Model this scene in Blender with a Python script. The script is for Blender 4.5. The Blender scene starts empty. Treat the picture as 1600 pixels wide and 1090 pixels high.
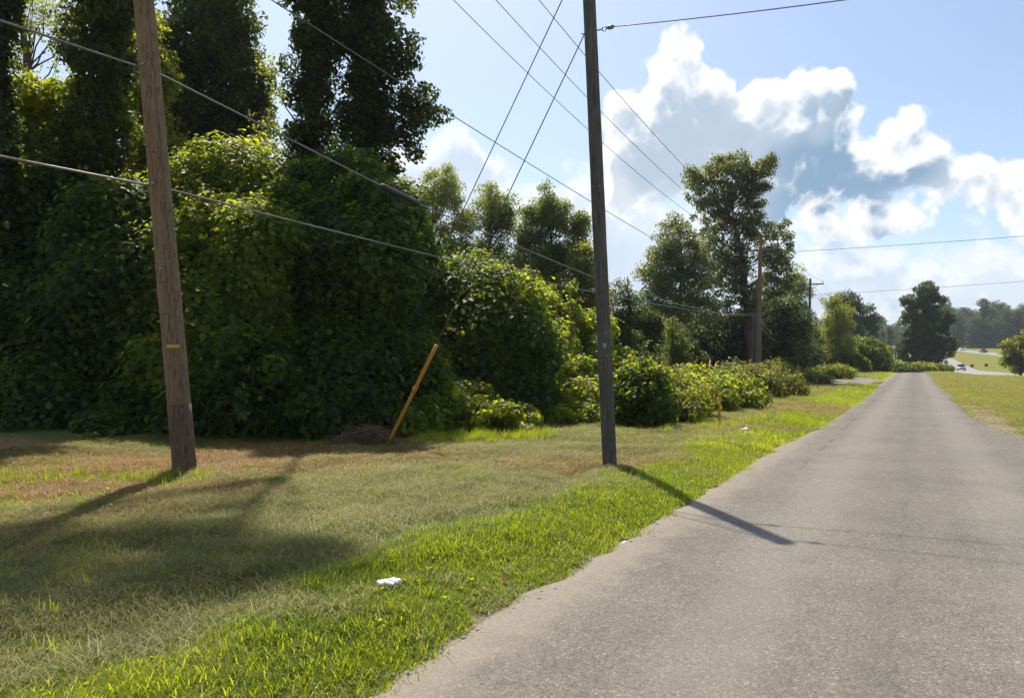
import bpy, math, random
import numpy as np
from mathutils import Vector, Matrix

random.seed(7)
RNG = np.random.default_rng(11)
S = bpy.context.scene
COL = S.collection
R = math.radians

# ------------------------------------------------------------------ camera
F = 1155.0            # focal length in units of a 1600 px wide frame
EYE = 1.65
HOR = 565.0           # height of the horizon in that frame
cam_d = bpy.data.cameras.new('camera')
cam_d.sensor_width = 36.0
cam_d.lens = F / 1600.0 * 36.0
cam_d.shift_y = (HOR - 545.0) / 1600.0
cam_d.clip_start = 0.05
cam_d.clip_end = 6000
cam = bpy.data.objects.new('camera', cam_d)
COL.objects.link(cam)
cam.location = (0, 0, EYE)
cam.rotation_euler = (R(90), 0, 0)
S.camera = cam
S.render.resolution_x = 1024
S.render.resolution_y = 697

def at(px, py, Y):
    return np.array([(px - 800.0) / F * Y, Y, EYE + (HOR - py) / F * Y])

# ------------------------------------------------------------------ world: sky with cumulus
SUN_EL, SUN_AZ = R(57.3), R(-13.6)      # azimuth measured clockwise from +Y
SKY_STRENGTH = 0.12
world = bpy.data.worlds.new('World')
S.world = world
world.use_nodes = True
wt = world.node_tree
wt.nodes.clear()
world.cycles.sampling_method = 'MANUAL'
world.cycles.sample_map_resolution = 256

class NB:
    """small helper to write node maths"""
    def __init__(self, tree): self.t = tree
    def n(self, kind, **kw):
        nd = self.t.nodes.new(kind)
        for k, v in kw.items(): setattr(nd, k, v)
        return nd
    def put(self, sock, v):
        if hasattr(v, 'is_output'): self.t.links.new(v, sock)
        elif v is not None: sock.default_value = v
    def m(self, op, a, b=None, c=None, clamp=False):
        nd = self.n('ShaderNodeMath', operation=op, use_clamp=clamp)
        for i, v in enumerate((a, b, c)):
            if v is not None: self.put(nd.inputs[i], v)
        return nd.outputs[0]
    def v(self, op, a, b=None):
        nd = self.n('ShaderNodeVectorMath', operation=op)
        self.put(nd.inputs[0], a)
        if b is not None: self.put(nd.inputs[3] if op == 'SCALE' else nd.inputs[1], b)
        return nd.outputs['Value'] if op in ('LENGTH', 'DOT_PRODUCT') else nd.outputs[0]
    def sstep(self, x, a, b, lo=0.0, hi=1.0):
        nd = self.n('ShaderNodeMapRange', interpolation_type='SMOOTHSTEP')
        self.put(nd.inputs['Value'], x)
        for k, vv in (('From Min', a), ('From Max', b), ('To Min', lo), ('To Max', hi)): self.put(nd.inputs[k], vv)
        return nd.outputs[0]
    def mix(self, f, a, b, mode='MIX'):
        nd = self.n('ShaderNodeMix', data_type='RGBA', blend_type=mode)
        self.put(nd.inputs[0], f); self.put(nd.inputs[6], a); self.put(nd.inputs[7], b)
        return nd.outputs[2]
    def noise(self, vec, scale, detail=4, rough=0.55, dist=0.0, typ='FBM'):
        nd = self.n('ShaderNodeTexNoise')
        if vec is not None: self.put(nd.inputs['Vector'], vec)
        self.put(nd.inputs['Scale'], scale); nd.inputs['Detail'].default_value = detail
        nd.inputs['Roughness'].default_value = rough; nd.inputs['Distortion'].default_value = dist
        return nd.outputs[0], nd.outputs[1]
    def voro(self, vec, scale, feature='F1', smooth=None):
        nd = self.n('ShaderNodeTexVoronoi', feature=feature)
        if vec is not None: self.put(nd.inputs['Vector'], vec)
        nd.inputs['Scale'].default_value = scale
        if smooth is not None: nd.inputs['Smoothness'].default_value = smooth
        return nd
    def ramp(self, f, stops):
        nd = self.n('ShaderNodeValToRGB')
        e = nd.color_ramp.elements
        while len(e) < len(stops): e.new(0.5)
        for el, (p, c) in zip(e, stops):
            el.position = p; el.color = (*c, 1)
        self.put(nd.inputs[0], f)
        return nd.outputs[0]

def azel(px, py):
    u, w = (px - 800) / F, (HOR - py) / F
    return math.atan(u), math.atan(w / math.hypot(1, u))

def curve(b, fac, pts):
    nd = b.n('ShaderNodeFloatCurve')
    cm = nd.mapping; cm.use_clip = False; cm.extend = 'HORIZONTAL'
    cv = cm.curves[0]
    while len(cv.points) < len(pts): cv.points.new(.5, .5)
    for p, (x, y) in zip(cv.points, sorted(pts)): p.location = (x, y); p.handle_type = 'AUTO_CLAMPED'
    cm.update()
    b.put(nd.inputs['Value'], fac)
    return nd.outputs[0]

AZ0, AZ1 = R(-62), R(62)
def prof(pts):
    out = []
    for px, py in pts:
        a, e = azel(px, py); out.append(((a - AZ0) / (AZ1 - AZ0), e))
    return out

def cloud_group(name, top, base, amp, seed, fine):
    """cumulus whose outline follows a skyline of tops over a base, roughened by noise"""
    g = bpy.data.node_groups.new(name, 'ShaderNodeTree')
    g.interface.new_socket('P', in_out='INPUT', socket_type='NodeSocketVector')
    g.interface.new_socket('D', in_out='OUTPUT', socket_type='NodeSocketFloat')
    g.interface.new_socket('T', in_out='OUTPUT', socket_type='NodeSocketFloat')
    b = NB(g)
    gi = b.n('NodeGroupInput'); go = b.n('NodeGroupOutput')
    P = gi.outputs[0]
    Ps = b.v('ADD', P, (seed, seed * .7, 0))
    def n2(vec, sc, det, ro, dist=0.0):
        nd = b.n('ShaderNodeTexNoise', noise_dimensions='2D'); b.put(nd.inputs['Vector'], vec)
        nd.inputs['Scale'].default_value = sc; nd.inputs['Detail'].default_value = det; nd.inputs['Roughness'].default_value = ro; nd.inputs['Distortion'].default_value = dist
        return nd.outputs[0], nd.outputs[1]
    _, wc = n2(Ps, 9.0, 2, .6)
    w = b.v('SCALE', b.v('SUBTRACT', wc, (.5, .5, .5)), 0.11)
    sp = b.n('ShaderNodeSeparateXYZ'); b.put(sp.inputs[0], b.v('ADD', P, w))
    az, el = sp.outputs[0], sp.outputs[1]
    u = b.m('DIVIDE', b.m('SUBTRACT', az, AZ0), AZ1 - AZ0)
    gn, _ = n2(b.v('MULTIPLY', Ps, (1, .3, 1)), 2.6, 1, .5)
    away = b.m('MULTIPLY', b.sstep(b.m('ABSOLUTE', az), .75, 1.1), b.m('MULTIPLY', b.m('SUBTRACT', gn, .5), .5))
    tp = b.m('ADD', curve(b, u, top), away)
    d = b.m('MINIMUM', b.m('SUBTRACT', tp, el), b.m('MULTIPLY', b.m('SUBTRACT', el, curve(b, u, base)), .9))
    f1, _ = n2(Ps, 30.0, fine, .62)
    Pw = b.v('ADD', Ps, b.v('SCALE', w, .25))
    pu = None
    for sc, k in ((17.0, 1.0), (41.0, .45), (90.0, .2)):
        vn, _ = n2(Pw, sc, 0, .5)
        v_ = b.m('MULTIPLY', b.m('ABSOLUTE', b.m('SUBTRACT', vn, .5)), 2.6 * k)
        pu = v_ if pu is None else b.m('ADD', pu, v_)
    tex = b.m('ADD', b.m('MULTIPLY', b.m('SUBTRACT', f1, .5), .7), b.m('SUBTRACT', pu, .55))
    d = b.m('ADD', d, b.m('MULTIPLY', tex, amp))
    b.put(go.inputs[0], d); b.put(go.inputs[1], tex)
    return g

NEAR_TOP = prof([(-800, 430), (300, 420), (800, 400), (900, 350), (940, 230), (970, 130), (1000, 120), (1025, 75), (1060, 62), (1100, 78), (1135, 115), (1165, 135), (1190, 140), (1205, 125), (1230, 100), (1265, 112), (1305, 118), (1335, 145), (1365, 180),
                 (1400, 180), (1430, 178), (1460, 205), (1490, 220), (1525, 250), (1560, 248), (1590, 258), (1650, 270), (1800, 330), (2400, 380)])
NEAR_BASE = prof([(-800, 300), (800, 300), (900, 340), (950, 360), (1060, 330), (1120, 320), (1180, 345), (1250, 358), (1350, 358), (1430, 350), (1460, 330), (1520, 345), (1620, 360), (1800, 370), (2400, 370)])
FAR_TOP = prof([(-800, 250), (200, 260), (420, 240), (560, 250), (620, 215), (650, 205), (700, 188), (745, 200), (775, 245), (810, 262), (850, 275), (885, 262), (930, 270), (1000, 260), (1100, 280), (1200, 300), (1260, 350), (1300, 355), (1345, 360), (1380, 370), (1420, 370), (1450, 365), (1480, 355), (1540, 345), (1600, 340), (1800, 340), (2400, 330)])
FAR_BASE = prof([(-800, 560), (600, 560), (1000, 560), (1250, 560), (1350, 560), (1500, 560), (1600, 560), (2400, 560)])
b = NB(wt)
tc = b.n('ShaderNodeTexCoord')
sep = b.n('ShaderNodeSeparateXYZ'); b.put(sep.inputs[0], tc.outputs['Generated'])
az = b.m('ARCTAN2', sep.outputs[0], sep.outputs[1])
el = b.m('ARCSINE', sep.outputs[2])
cmb = b.n('ShaderNodeCombineXYZ'); b.put(cmb.inputs[0], az); b.put(cmb.inputs[1], el)
P = cmb.outputs[0]
sky = b.n('ShaderNodeTexSky', sky_type='NISHITA')
sky.sun_disc = False
sky.sun_elevation = SUN_EL
sky.sun_rotation = SUN_AZ
sky.altitude = 200; sky.air_density = 1.0; sky.dust_density = 1.8; sky.ozone_density = 2.0
acc = sky.outputs[0]
# thicker, darker heart of the cumulus bank; the rest is thinner cloud
heart = curve(b, b.m('DIVIDE', b.m('SUBTRACT', az, AZ0), AZ1 - AZ0), [((azel(px_, 300)[0] - AZ0) / (AZ1 - AZ0), v_) for px_, v_ in ((-400, .5), (700, .5), (950, .55), (1130, .55), (1210, .85), (1290, 1.0), (1420, 1.0), (1480, .6), (1600, .5), (2300, .6))])
LAYERS = [(cloud_group('cloud_far', FAR_TOP, FAR_BASE, .046, 3.1, 4), (5.9, 6.1, 6.35), (3.2, 4.1, 5.3), .9, (-.008, .018), .085, .040, .30),
          (cloud_group('cloud_near', NEAR_TOP, NEAR_BASE, .033, 0.4, 5), (6.9, 6.95, 7.0), (1.6, 2.5, 3.6), 1.0, (-.010, .018), .060, .016, .22)]
for grp, lit, shade, op, off, thick, soft, emb in LAYERS:
    ga = b.n('ShaderNodeGroup', node_tree=grp); b.put(ga.inputs[0], P)
    gb = b.n('ShaderNodeGroup', node_tree=grp); b.put(gb.inputs[0], b.v('ADD', P, (off[0], off[1], 0)))
    cover = b.m('MULTIPLY', b.sstep(ga.outputs[0], -.004, soft), op)
    dark = b.m('ADD', b.sstep(gb.outputs[0], -.002, thick), b.m('MULTIPLY', b.m('SUBTRACT', gb.outputs[1], ga.outputs[1]), emb), clamp=True)
    lf = b.n('ShaderNodeTexNoise', noise_dimensions='2D'); b.put(lf.inputs['Vector'], P); lf.inputs['Scale'].default_value = 6.5; lf.inputs['Detail'].default_value = 2
    deep = b.m('MULTIPLY', b.sstep(dark, .45, 1.0), b.sstep(lf.outputs[0], .34, .62, .25, 1.0))
    col = b.mix(b.sstep(dark, 0.0, .6), (*lit, 1), (*[.62 * l_ + .38 * s_ for l_, s_ in zip(lit, shade)], 1))
    deep = b.m('MULTIPLY', deep, heart)
    col = b.mix(deep, col, (*shade, 1))
    acc = b.mix(cover, acc, col)
bg = b.n('ShaderNodeBackground'); b.put(bg.inputs[0], acc); bg.inputs[1].default_value = SKY_STRENGTH
wo = b.n('ShaderNodeOutputWorld'); b.put(wo.inputs[0], bg.outputs[0])

# ------------------------------------------------------------------ sun and exposure
sun_d = bpy.data.lights.new('sun', 'SUN')
sun_d.energy = 4.6
sun_d.angle = R(0.53)
sun_d.color = (1.0, 0.91, 0.76)
sun = bpy.data.objects.new('sun', sun_d)
COL.objects.link(sun)
SUNV = Vector((math.sin(SUN_AZ) * math.cos(SUN_EL), math.cos(SUN_AZ) * math.cos(SUN_EL), math.sin(SUN_EL)))
sun.rotation_euler = SUNV.to_track_quat('Z', 'Y').to_euler()
sun.location = (-10, 30, 60)
S.view_settings.view_transform = 'Standard'
S.view_settings.look = 'None'
S.view_settings.exposure = 0.48
S.view_settings.gamma = 1.0
S.view_settings.use_curve_mapping = False
S.render.engine = 'CYCLES'
S.cycles.max_bounces = 5
S.cycles.diffuse_bounces = 3
S.cycles.transparent_max_bounces = 8

# ------------------------------------------------------------------ helpers: objects
def tag(o, label=None, cat=None, group=None, kind=None):
    if label: o['label'] = label
    if cat: o['category'] = cat
    if group: o['group'] = group
    if kind: o['kind'] = kind
    return o

def empty(name, loc, label=None, cat=None, group=None):
    o = bpy.data.objects.new(name, None)
    o.empty_display_size = .2
    COL.objects.link(o)
    o.location = Vector([float(x) for x in loc])
    return tag(o, label, cat, group)

def np_mesh(name, V, polys, mat, attrs=None, smooth=False):
    """V (n,3); polys = (m,k) int array, or list of such arrays"""
    if not isinstance(polys, list): polys = [polys]
    polys = [np.asarray(p, dtype=np.int32) for p in polys if len(p)]
    me = bpy.data.meshes.new(name)
    V = np.asarray(V, dtype=np.float32)
    me.vertices.add(len(V)); me.vertices.foreach_set('co', V.ravel())
    loops = np.concatenate([p.ravel() for p in polys])
    tot = np.concatenate([np.full(len(p), p.shape[1], np.int32) for p in polys])
    st = np.concatenate([[0], np.cumsum(tot)[:-1]]).astype(np.int32)
    me.loops.add(len(loops)); me.loops.foreach_set('vertex_index', loops)
    me.polygons.add(len(tot))
    me.polygons.foreach_set('loop_start', st)
    if smooth: me.polygons.foreach_set('use_smooth', np.ones(len(tot), bool))
    me.update(calc_edges=True)
    if attrs:
        for k, (dom, arr) in attrs.items():
            a = me.attributes.new(k, 'FLOAT', dom); a.data.foreach_set('value', np.asarray(arr, np.float32))
    if mat: me.materials.append(mat)
    return me

def link(name, me, parent=None, loc=None):
    o = bpy.data.objects.new(name, me)
    COL.objects.link(o)
    if parent is not None: o.parent = parent
    if loc is not None: o.location = Vector([float(x) for x in loc])
    return o

def part(name, V, polys, mat, parent, attrs=None, smooth=False):
    """mesh given in world coordinates, hung under its thing"""
    V = np.asarray(V, float) - np.array(parent.location if parent.parent is None else parent.parent.location)
    return link(name, np_mesh(name, V, polys, mat, attrs, smooth), parent)

def copy_tree(o, parent=None):
    c = o.copy(); COL.objects.link(c); c.parent = parent
    for ch in list(o.children): copy_tree(ch, c)
    return c

class MB:
    """collects shapes into one mesh"""
    def __init__(s): s.V = []; s.q = []; s.t = []; s.n = 0
    def add(s, V, quads=None, tris=None):
        V = np.asarray(V, float)
        if quads is not None and len(quads): s.q.append(np.asarray(quads) + s.n)
        if tris is not None and len(tris): s.t.append(np.asarray(tris) + s.n)
        s.V.append(V); s.n += len(V); return s
    def tube(s, pts, rad, k=8, cap=True):
        pts = np.asarray(pts, float); m = len(pts)
        rad = np.broadcast_to(np.asarray(rad, float), (m,))
        T = np.gradient(pts, axis=0); T /= np.linalg.norm(T, axis=1)[:, None] + 1e-9
        ref = np.array([0, 0, 1.0]) if abs(T[:, 2]).mean() < .8 else np.array([1.0, 0, 0])
        U = np.cross(T, ref); U /= np.linalg.norm(U, axis=1)[:, None] + 1e-9
        W = np.cross(T, U)
        a = np.arange(k) * 2 * np.pi / k
        V = pts[:, None] + rad[:, None, None] * (np.cos(a)[None, :, None] * U[:, None] + np.sin(a)[None, :, None] * W[:, None])
        i = np.arange(m - 1)[:, None] * k; j = np.arange(k)[None]
        q = np.stack([i + j, i + (j + 1) % k, i + k + (j + 1) % k, i + k + j], -1).reshape(-1, 4)
        V = V.reshape(-1, 3); tr = []
        if cap:
            V = np.concatenate([V, pts[:1], pts[-1:]])
            c0, c1 = m * k, m * k + 1
            for jj in range(k):
                tr.append((c0, (jj + 1) % k, jj)); tr.append((c1, (m - 1) * k + jj, (m - 1) * k + (jj + 1) % k))
        return s.add(V, q, tr)
    def box(s, c, size, rot=None, taper=1.0):
        sx, sy, sz = np.array(size) / 2
        V = np.array([[x * (taper if z > 0 else 1), y * (taper if z > 0 else 1), z] for z in (-sz, sz) for y in (-sy, sy) for x in (-sx, sx)])
        if rot is not None: V = V @ np.array(rot).T
        q = [(0, 2, 3, 1), (4, 5, 7, 6), (0, 1, 5, 4), (2, 6, 7, 3), (0, 4, 6, 2), (1, 3, 7, 5)]
        return s.add(V + np.array(c), q)
    def prism(s, poly, axis_o, ux, uy, un, w, bev=0.0):
        """extrude a 2-D outline (in ux, uy) by +-w/2 along un, with chamfered rims"""
        poly = np.array(poly, float); n = len(poly); cc = poly.mean(0)
        ux, uy, un, o = [np.array(x, float) for x in (ux, uy, un, axis_o)]
        rings = [(-w / 2, bev), (-w / 2 + bev, 0), (w / 2 - bev, 0), (w / 2, bev)] if bev > 0 else [(-w / 2, 0), (w / 2, 0)]
        V = []
        for off, sh in rings:
            dirs = poly - cc; L = np.linalg.norm(dirs, axis=1)[:, None]
            pp = poly - dirs / (L + 1e-9) * sh
            V.append(o + pp[:, :1] * ux + pp[:, 1:] * uy + off * un)
        m = len(rings); V = np.concatenate(V)
        i = np.arange(m - 1)[:, None] * n; j = np.arange(n)[None]
        q = np.stack([i + j, i + (j + 1) % n, i + n + (j + 1) % n, i + n + j], -1).reshape(-1, 4)
        V = np.concatenate([V, [V[:n].mean(0)], [V[-n:].mean(0)]])
        tr = [(m * n, (jj + 1) % n, jj) for jj in range(n)] + [(m * n + 1, (m - 1) * n + jj, (m - 1) * n + (jj + 1) % n) for jj in range(n)]
        return s.add(V, q, tr)
    def polys(s):
        out = []
        if s.q: out.append(np.concatenate(s.q))
        if s.t: out.append(np.concatenate(s.t))
        return out
    def build(s, name, mat, parent=None, smooth=False, origin=None):
        V = np.concatenate(s.V)
        if parent is not None: return part(name, V, s.polys(), mat, parent, smooth=smooth)
        o = np.zeros(3) if origin is None else np.array(origin, float)
        return link(name, np_mesh(name, V - o, s.polys(), mat, smooth=smooth), None, o)

# smooth value noise for terrain and masks
_T = np.random.default_rng(5).random((256, 256))
def vnoise(x, y, f=1.0):
    x = np.asarray(x, float) * f; y = np.asarray(y, float) * f
    xi, yi = np.floor(x).astype(int), np.floor(y).astype(int)
    u, v = x - xi, y - yi
    u = u * u * (3 - 2 * u); v = v * v * (3 - 2 * v)
    g = lambda i, j: _T[i & 255, j & 255]
    return (g(xi, yi) * (1 - u) + g(xi + 1, yi) * u) * (1 - v) + (g(xi, yi + 1) * (1 - u) + g(xi + 1, yi + 1) * u) * v
def fbm(x, y, f=1.0, o=3):
    r = 0; a = 1; s = 0
    for i in range(o):
        r = r + a * vnoise(np.asarray(x) + 17.3 * i, np.asarray(y) - 9.1 * i, f); s += a; a *= .5; f *= 2.03
    return r / s
def sst(x, a, b):
    t = np.clip((np.asarray(x, float) - a) / (b - a), 0, 1); return t * t * (3 - 2 * t)

# ------------------------------------------------------------------ materials
def new_mat(name):
    m = bpy.data.materials.new(name); m.use_nodes = True
    t = m.node_tree; t.nodes.clear()
    bb = NB(t); out = bb.n('ShaderNodeOutputMaterial')
    return m, bb, out

def bsdf(bb, color, rough=.7, metal=0.0, spec=.3, normal=None):
    p = bb.n('ShaderNodeBsdfPrincipled')
    bb.put(p.inputs['Base Color'], color if hasattr(color, 'is_output') else (*color, 1))
    bb.put(p.inputs['Roughness'], rough); bb.put(p.inputs['Metallic'], metal)
    p.inputs['Specular IOR Level'].default_value = spec
    if normal is not None: bb.put(p.inputs['Normal'], normal)
    return p.outputs[0]

def bump(bb, h, strength=.4, dist=.01):
    n = bb.n('ShaderNodeBump'); bb.put(n.inputs['Height'], h)
    n.inputs['Strength'].default_value = strength; n.inputs['Distance'].default_value = dist
    return n.outputs[0]

def attr(bb, name, typ='GEOMETRY'):
    a = bb.n('ShaderNodeAttribute', attribute_name=name, attribute_type=typ); return a.outputs['Fac']

def plain(name, color, rough=.6, metal=0.0, spec=.4, vary=.12, scale=30.0):
    m, bb, out = new_mat(name)
    tcn = bb.n('ShaderNodeTexCoord')
    f, _ = bb.noise(tcn.outputs['Object'], scale, 4, .6)
    c = bb.mix(f, tuple(x * (1 - vary) for x in color) + (1,), tuple(min(1, x * (1 + vary)) for x in color) + (1,))
    bb.put(out.inputs[0], bsdf(bb, c, rough, metal, spec))
    return m

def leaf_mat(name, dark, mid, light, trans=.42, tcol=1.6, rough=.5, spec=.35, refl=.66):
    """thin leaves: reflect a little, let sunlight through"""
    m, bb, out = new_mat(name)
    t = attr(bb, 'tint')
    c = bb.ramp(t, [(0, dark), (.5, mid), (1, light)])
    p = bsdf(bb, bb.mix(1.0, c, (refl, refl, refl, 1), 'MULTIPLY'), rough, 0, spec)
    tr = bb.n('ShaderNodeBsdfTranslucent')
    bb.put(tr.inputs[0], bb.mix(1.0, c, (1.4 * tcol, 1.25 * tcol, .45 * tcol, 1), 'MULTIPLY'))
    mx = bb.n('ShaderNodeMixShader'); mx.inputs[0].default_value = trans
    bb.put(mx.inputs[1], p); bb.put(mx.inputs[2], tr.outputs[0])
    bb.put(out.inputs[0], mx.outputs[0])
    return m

M = {}
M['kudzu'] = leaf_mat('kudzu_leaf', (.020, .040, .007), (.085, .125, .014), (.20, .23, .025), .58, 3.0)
M['ivy'] = leaf_mat('ivy_leaf', (.014, .026, .008), (.045, .068, .015), (.13, .155, .025), .50, 2.4)
M['broad'] = leaf_mat('broad_leaf', (.028, .045, .012), (.09, .115, .023), (.19, .21, .04), .58, 2.7)
M['pale'] = leaf_mat('pale_leaf', (.075, .105, .05), (.13, .17, .075), (.21, .24, .11), .58, 2.1, refl=.8)
M['cotton'] = leaf_mat('grey_green_leaf', (.035, .055, .026), (.085, .115, .05), (.18, .21, .11), .50, 2.2, .35, .6, .8)
M['yellowgreen'] = leaf_mat('yellow_green_leaf', (.09, .12, .018), (.17, .20, .03), (.25, .27, .045), .55, 2.0, refl=.8)
M['darkfar'] = leaf_mat('dark_far_leaf', (.018, .033, .014), (.045, .07, .025), (.10, .13, .04), .45, 2.0)
M['brownbrush'] = leaf_mat('brown_brush_leaf', (.08, .10, .02), (.16, .18, .035), (.26, .23, .06), .5, 1.6, refl=.8)
M['grass'] = leaf_mat('grass_blade', (.10, .15, .010), (.205, .275, .016), (.285, .335, .03), .55, 1.8, refl=.9)
M['hay'] = leaf_mat('cut_grass_blade', (.085, .11, .02), (.185, .205, .045), (.40, .36, .15), .38, 1.5, refl=.9)
M['dead'] = leaf_mat('dead_grass_blade', (.15, .09, .035), (.30, .19, .07), (.46, .33, .15), .34, 1.4, refl=.9)
M['core'] = plain('vine_tangle', (.012, .018, .008), .9, vary=.4, scale=6)  # near-black core, stands for deep shade between the leaves
M['bark'] = None

def bark_mat(name, a, bcol, sc=1.0):
    m, bb, out = new_mat(name)
    tcn = bb.n('ShaderNodeTexCoord')
    v = bb.v('MULTIPLY', tcn.outputs['Object'], (9 * sc, 9 * sc, 1.6 * sc))
    f, _ = bb.noise(v, 1.0, 6, .65)
    c = bb.ramp(f, [(.3, a), (.7, bcol)])
    bb.put(out.inputs[0], bsdf(bb, c, .9, 0, .2, bump(bb, f, .8, .03)))
    return m
M['bark'] = bark_mat('bark', (.035, .028, .022), (.13, .105, .08))

def pole_mat(name, dark, mid, light):
    m, bb, out = new_mat(name)
    tcn = bb.n('ShaderNodeTexCoord')
    ob = tcn.outputs['Object']
    fine, _ = bb.noise(bb.v('MULTIPLY', ob, (70, 70, 2.2)), 1.0, 6, .65)
    cr, _ = bb.noise(bb.v('MULTIPLY', ob, (34, 34, .7)), 1.0, 3, .5, .6)
    crack = bb.sstep(bb.m('ABSOLUTE', bb.m('SUBTRACT', cr, .5)), .0, .022)
    big, _ = bb.noise(bb.v('MULTIPLY', ob, (3, 3, 1.1)), 1.0, 4, .6)
    c = bb.ramp(bb.m('ADD', bb.m('MULTIPLY', fine, .65), bb.m('MULTIPLY', big, .35)), [(.28, dark), (.5, mid), (.75, light)])
    c = bb.mix(crack, tuple(x * .25 for x in dark) + (1,), c)
    h = bb.m('ADD', fine, bb.m('MULTIPLY', crack, .8))
    bb.put(out.inputs[0], bsdf(bb, c, .85, 0, .25, bump(bb, h, .6, .006)))
    return m
M['pole'] = pole_mat('weathered_pole_wood', (.14, .082, .045), (.245, .155, .088), (.34, .23, .14))
M['pole_wrap'] = pole_mat('stained_pole_butt', (.10, .06, .034), (.17, .105, .064), (.235, .155, .10))
M['pole_grey'] = pole_mat('grey_creosote_wood', (.06, .05, .04), (.12, .105, .085), (.20, .18, .15))
M['pole_brown'] = pole_mat('brown_pole_wood', (.14, .08, .05), (.24, .15, .09), (.33, .22, .14))
M['wire'] = plain('wire_aluminium', (.10, .10, .10), .55, .4)
M['cable'] = plain('grey_cable', (.17, .17, .17), .4)
M['splice'] = plain('black_splice_plastic', (.03, .03, .033), .5)
M['steel'] = plain('galvanised_steel', (.35, .36, .37), .45, .8)
M['ceramic'] = plain('insulator_ceramic', (.18, .17, .17), .25)
M['guard'] = plain('yellow_guard_plastic', (.55, .25, .03), .5, vary=.25, scale=14)
M['orange'] = plain('orange_marker_plastic', (.62, .24, .03), .5, vary=.2, scale=12)
M['tagm'] = plain('yellow_tag', (.55, .38, .05), .5)
M['paper'] = plain('white_paper', (.78, .78, .78), .7, vary=.06)
M['foam'] = plain('white_foam', (.8, .8, .78), .6, vary=.04)
M['stone'] = plain('grey_stone', (.28, .25, .21), .9, vary=.35, scale=60)
M['twig'] = plain('dry_vine', (.17, .105, .05), .85, vary=.4, scale=9)
M['glass'] = plain('car_glass', (.02, .025, .03), .12, spec=.6)
M['tyre'] = plain('tyre_rubber', (.02, .02, .02), .8)
M['signback'] = plain('sign_back_metal', (.30, .26, .22), .6, .3)
M['signbrown'] = plain('brown_sign', (.16, .07, .04), .5)
M['lamp_lens'] = plain('headlight_lens', (.75, .76, .78), .15)

# ------------------------------------------------------------------ the place: coordinates along the road
DX, DY = .479, .878                    # direction of the road
def to_sl(x, y): return x * DX + y * DY, x * DY - y * DX
def to_xy(s, l): return s * DX + l * DY, s * DY - l * DX

_ps = np.arange(-200, 3000, 2.0)
_pz = np.interp(_ps, [-200, 60, 108, 150, 190, 235, 347, 394, 464, 520, 600, 800, 1500, 3000], [0, .02, .25, -.3, -.75, -.75, 3, 5, 8.5, 10.5, 13, 17, 26, 26])
_k = np.hanning(13); _k /= _k.sum()
_pz = np.convolve(np.pad(_pz, 6, mode='edge'), _k, 'valid')

def road_left(s): return -2.3 + .10 * (vnoise(s, s * 0, .35) - .5) + .12 * (vnoise(s, s * 0 + 9, 1.3) - .5) + .09 * (vnoise(s, s * 0 + 3, 4.1) - .5) + .05 * (vnoise(s, s * 0 + 13, 9.0) - .5) + .35 * sst(s, 10, 26) * (1 - sst(s, 40, 75)) - .9 * sst(s, 112, 150) * 8
def road_right(s): return 2.0 + .30 * (vnoise(s, s * 0 + 31, .22) - .5) + .14 * (vnoise(s, s * 0 + 5, 1.1) - .5) - .55 * sst(s, 17, 24) - .9 * sst(s, 112, 150) * 8

def terrain(x, y):
    s, l = to_sl(np.asarray(x, float), np.asarray(y, float))
    z = np.interp(s, _ps, _pz)
    near = 1 - sst(s, 150, 210)
    z = z - near * .5 * sst(l, 3.5, 11) - near * .22 * np.exp(-((l - 6.5) / 2.2) ** 2)
    # verge: a low lip behind the lush strip, uneven mown ground
    off = np.minimum(sst(-l, 2.3, 3.4) + sst(l, 2.2, 3.4), 1)
    near_s = 1 - sst(s, 30, 60)
    z = z + off * (.07 * (fbm(x, y, .45) - .5) + near_s * (.10 * (fbm(x, y, 1.3) - .5) + .05 * (fbm(x, y, 4.5, 2) - .5)))
    z = z - near_s * .09 * np.exp(-((l + 4.15 + .7 * (vnoise(s, l * 0, .7) - .5)) / .28) ** 2) * sst(vnoise(s, l * 0 + 3, .5), .25, .6)
    z = z + .07 * np.exp(-((l + 3.3) / .7) ** 2) * (.5 + vnoise(s, l * 0, .5)) * (1 - sst(s, 30, 60))
    z = z + .35 * sst(-l, 11, 18) * (1 - sst(s, 60, 120)) + np.where(np.abs(l) > 40, 1, 0) * 0
    z = z - .05 * (1 - off)
    z = z + sst(s, 380, 900) * 0 + sst(np.abs(l), 60, 500) * 6 * (fbm(x, y, .006) - .3)
    return z

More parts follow.
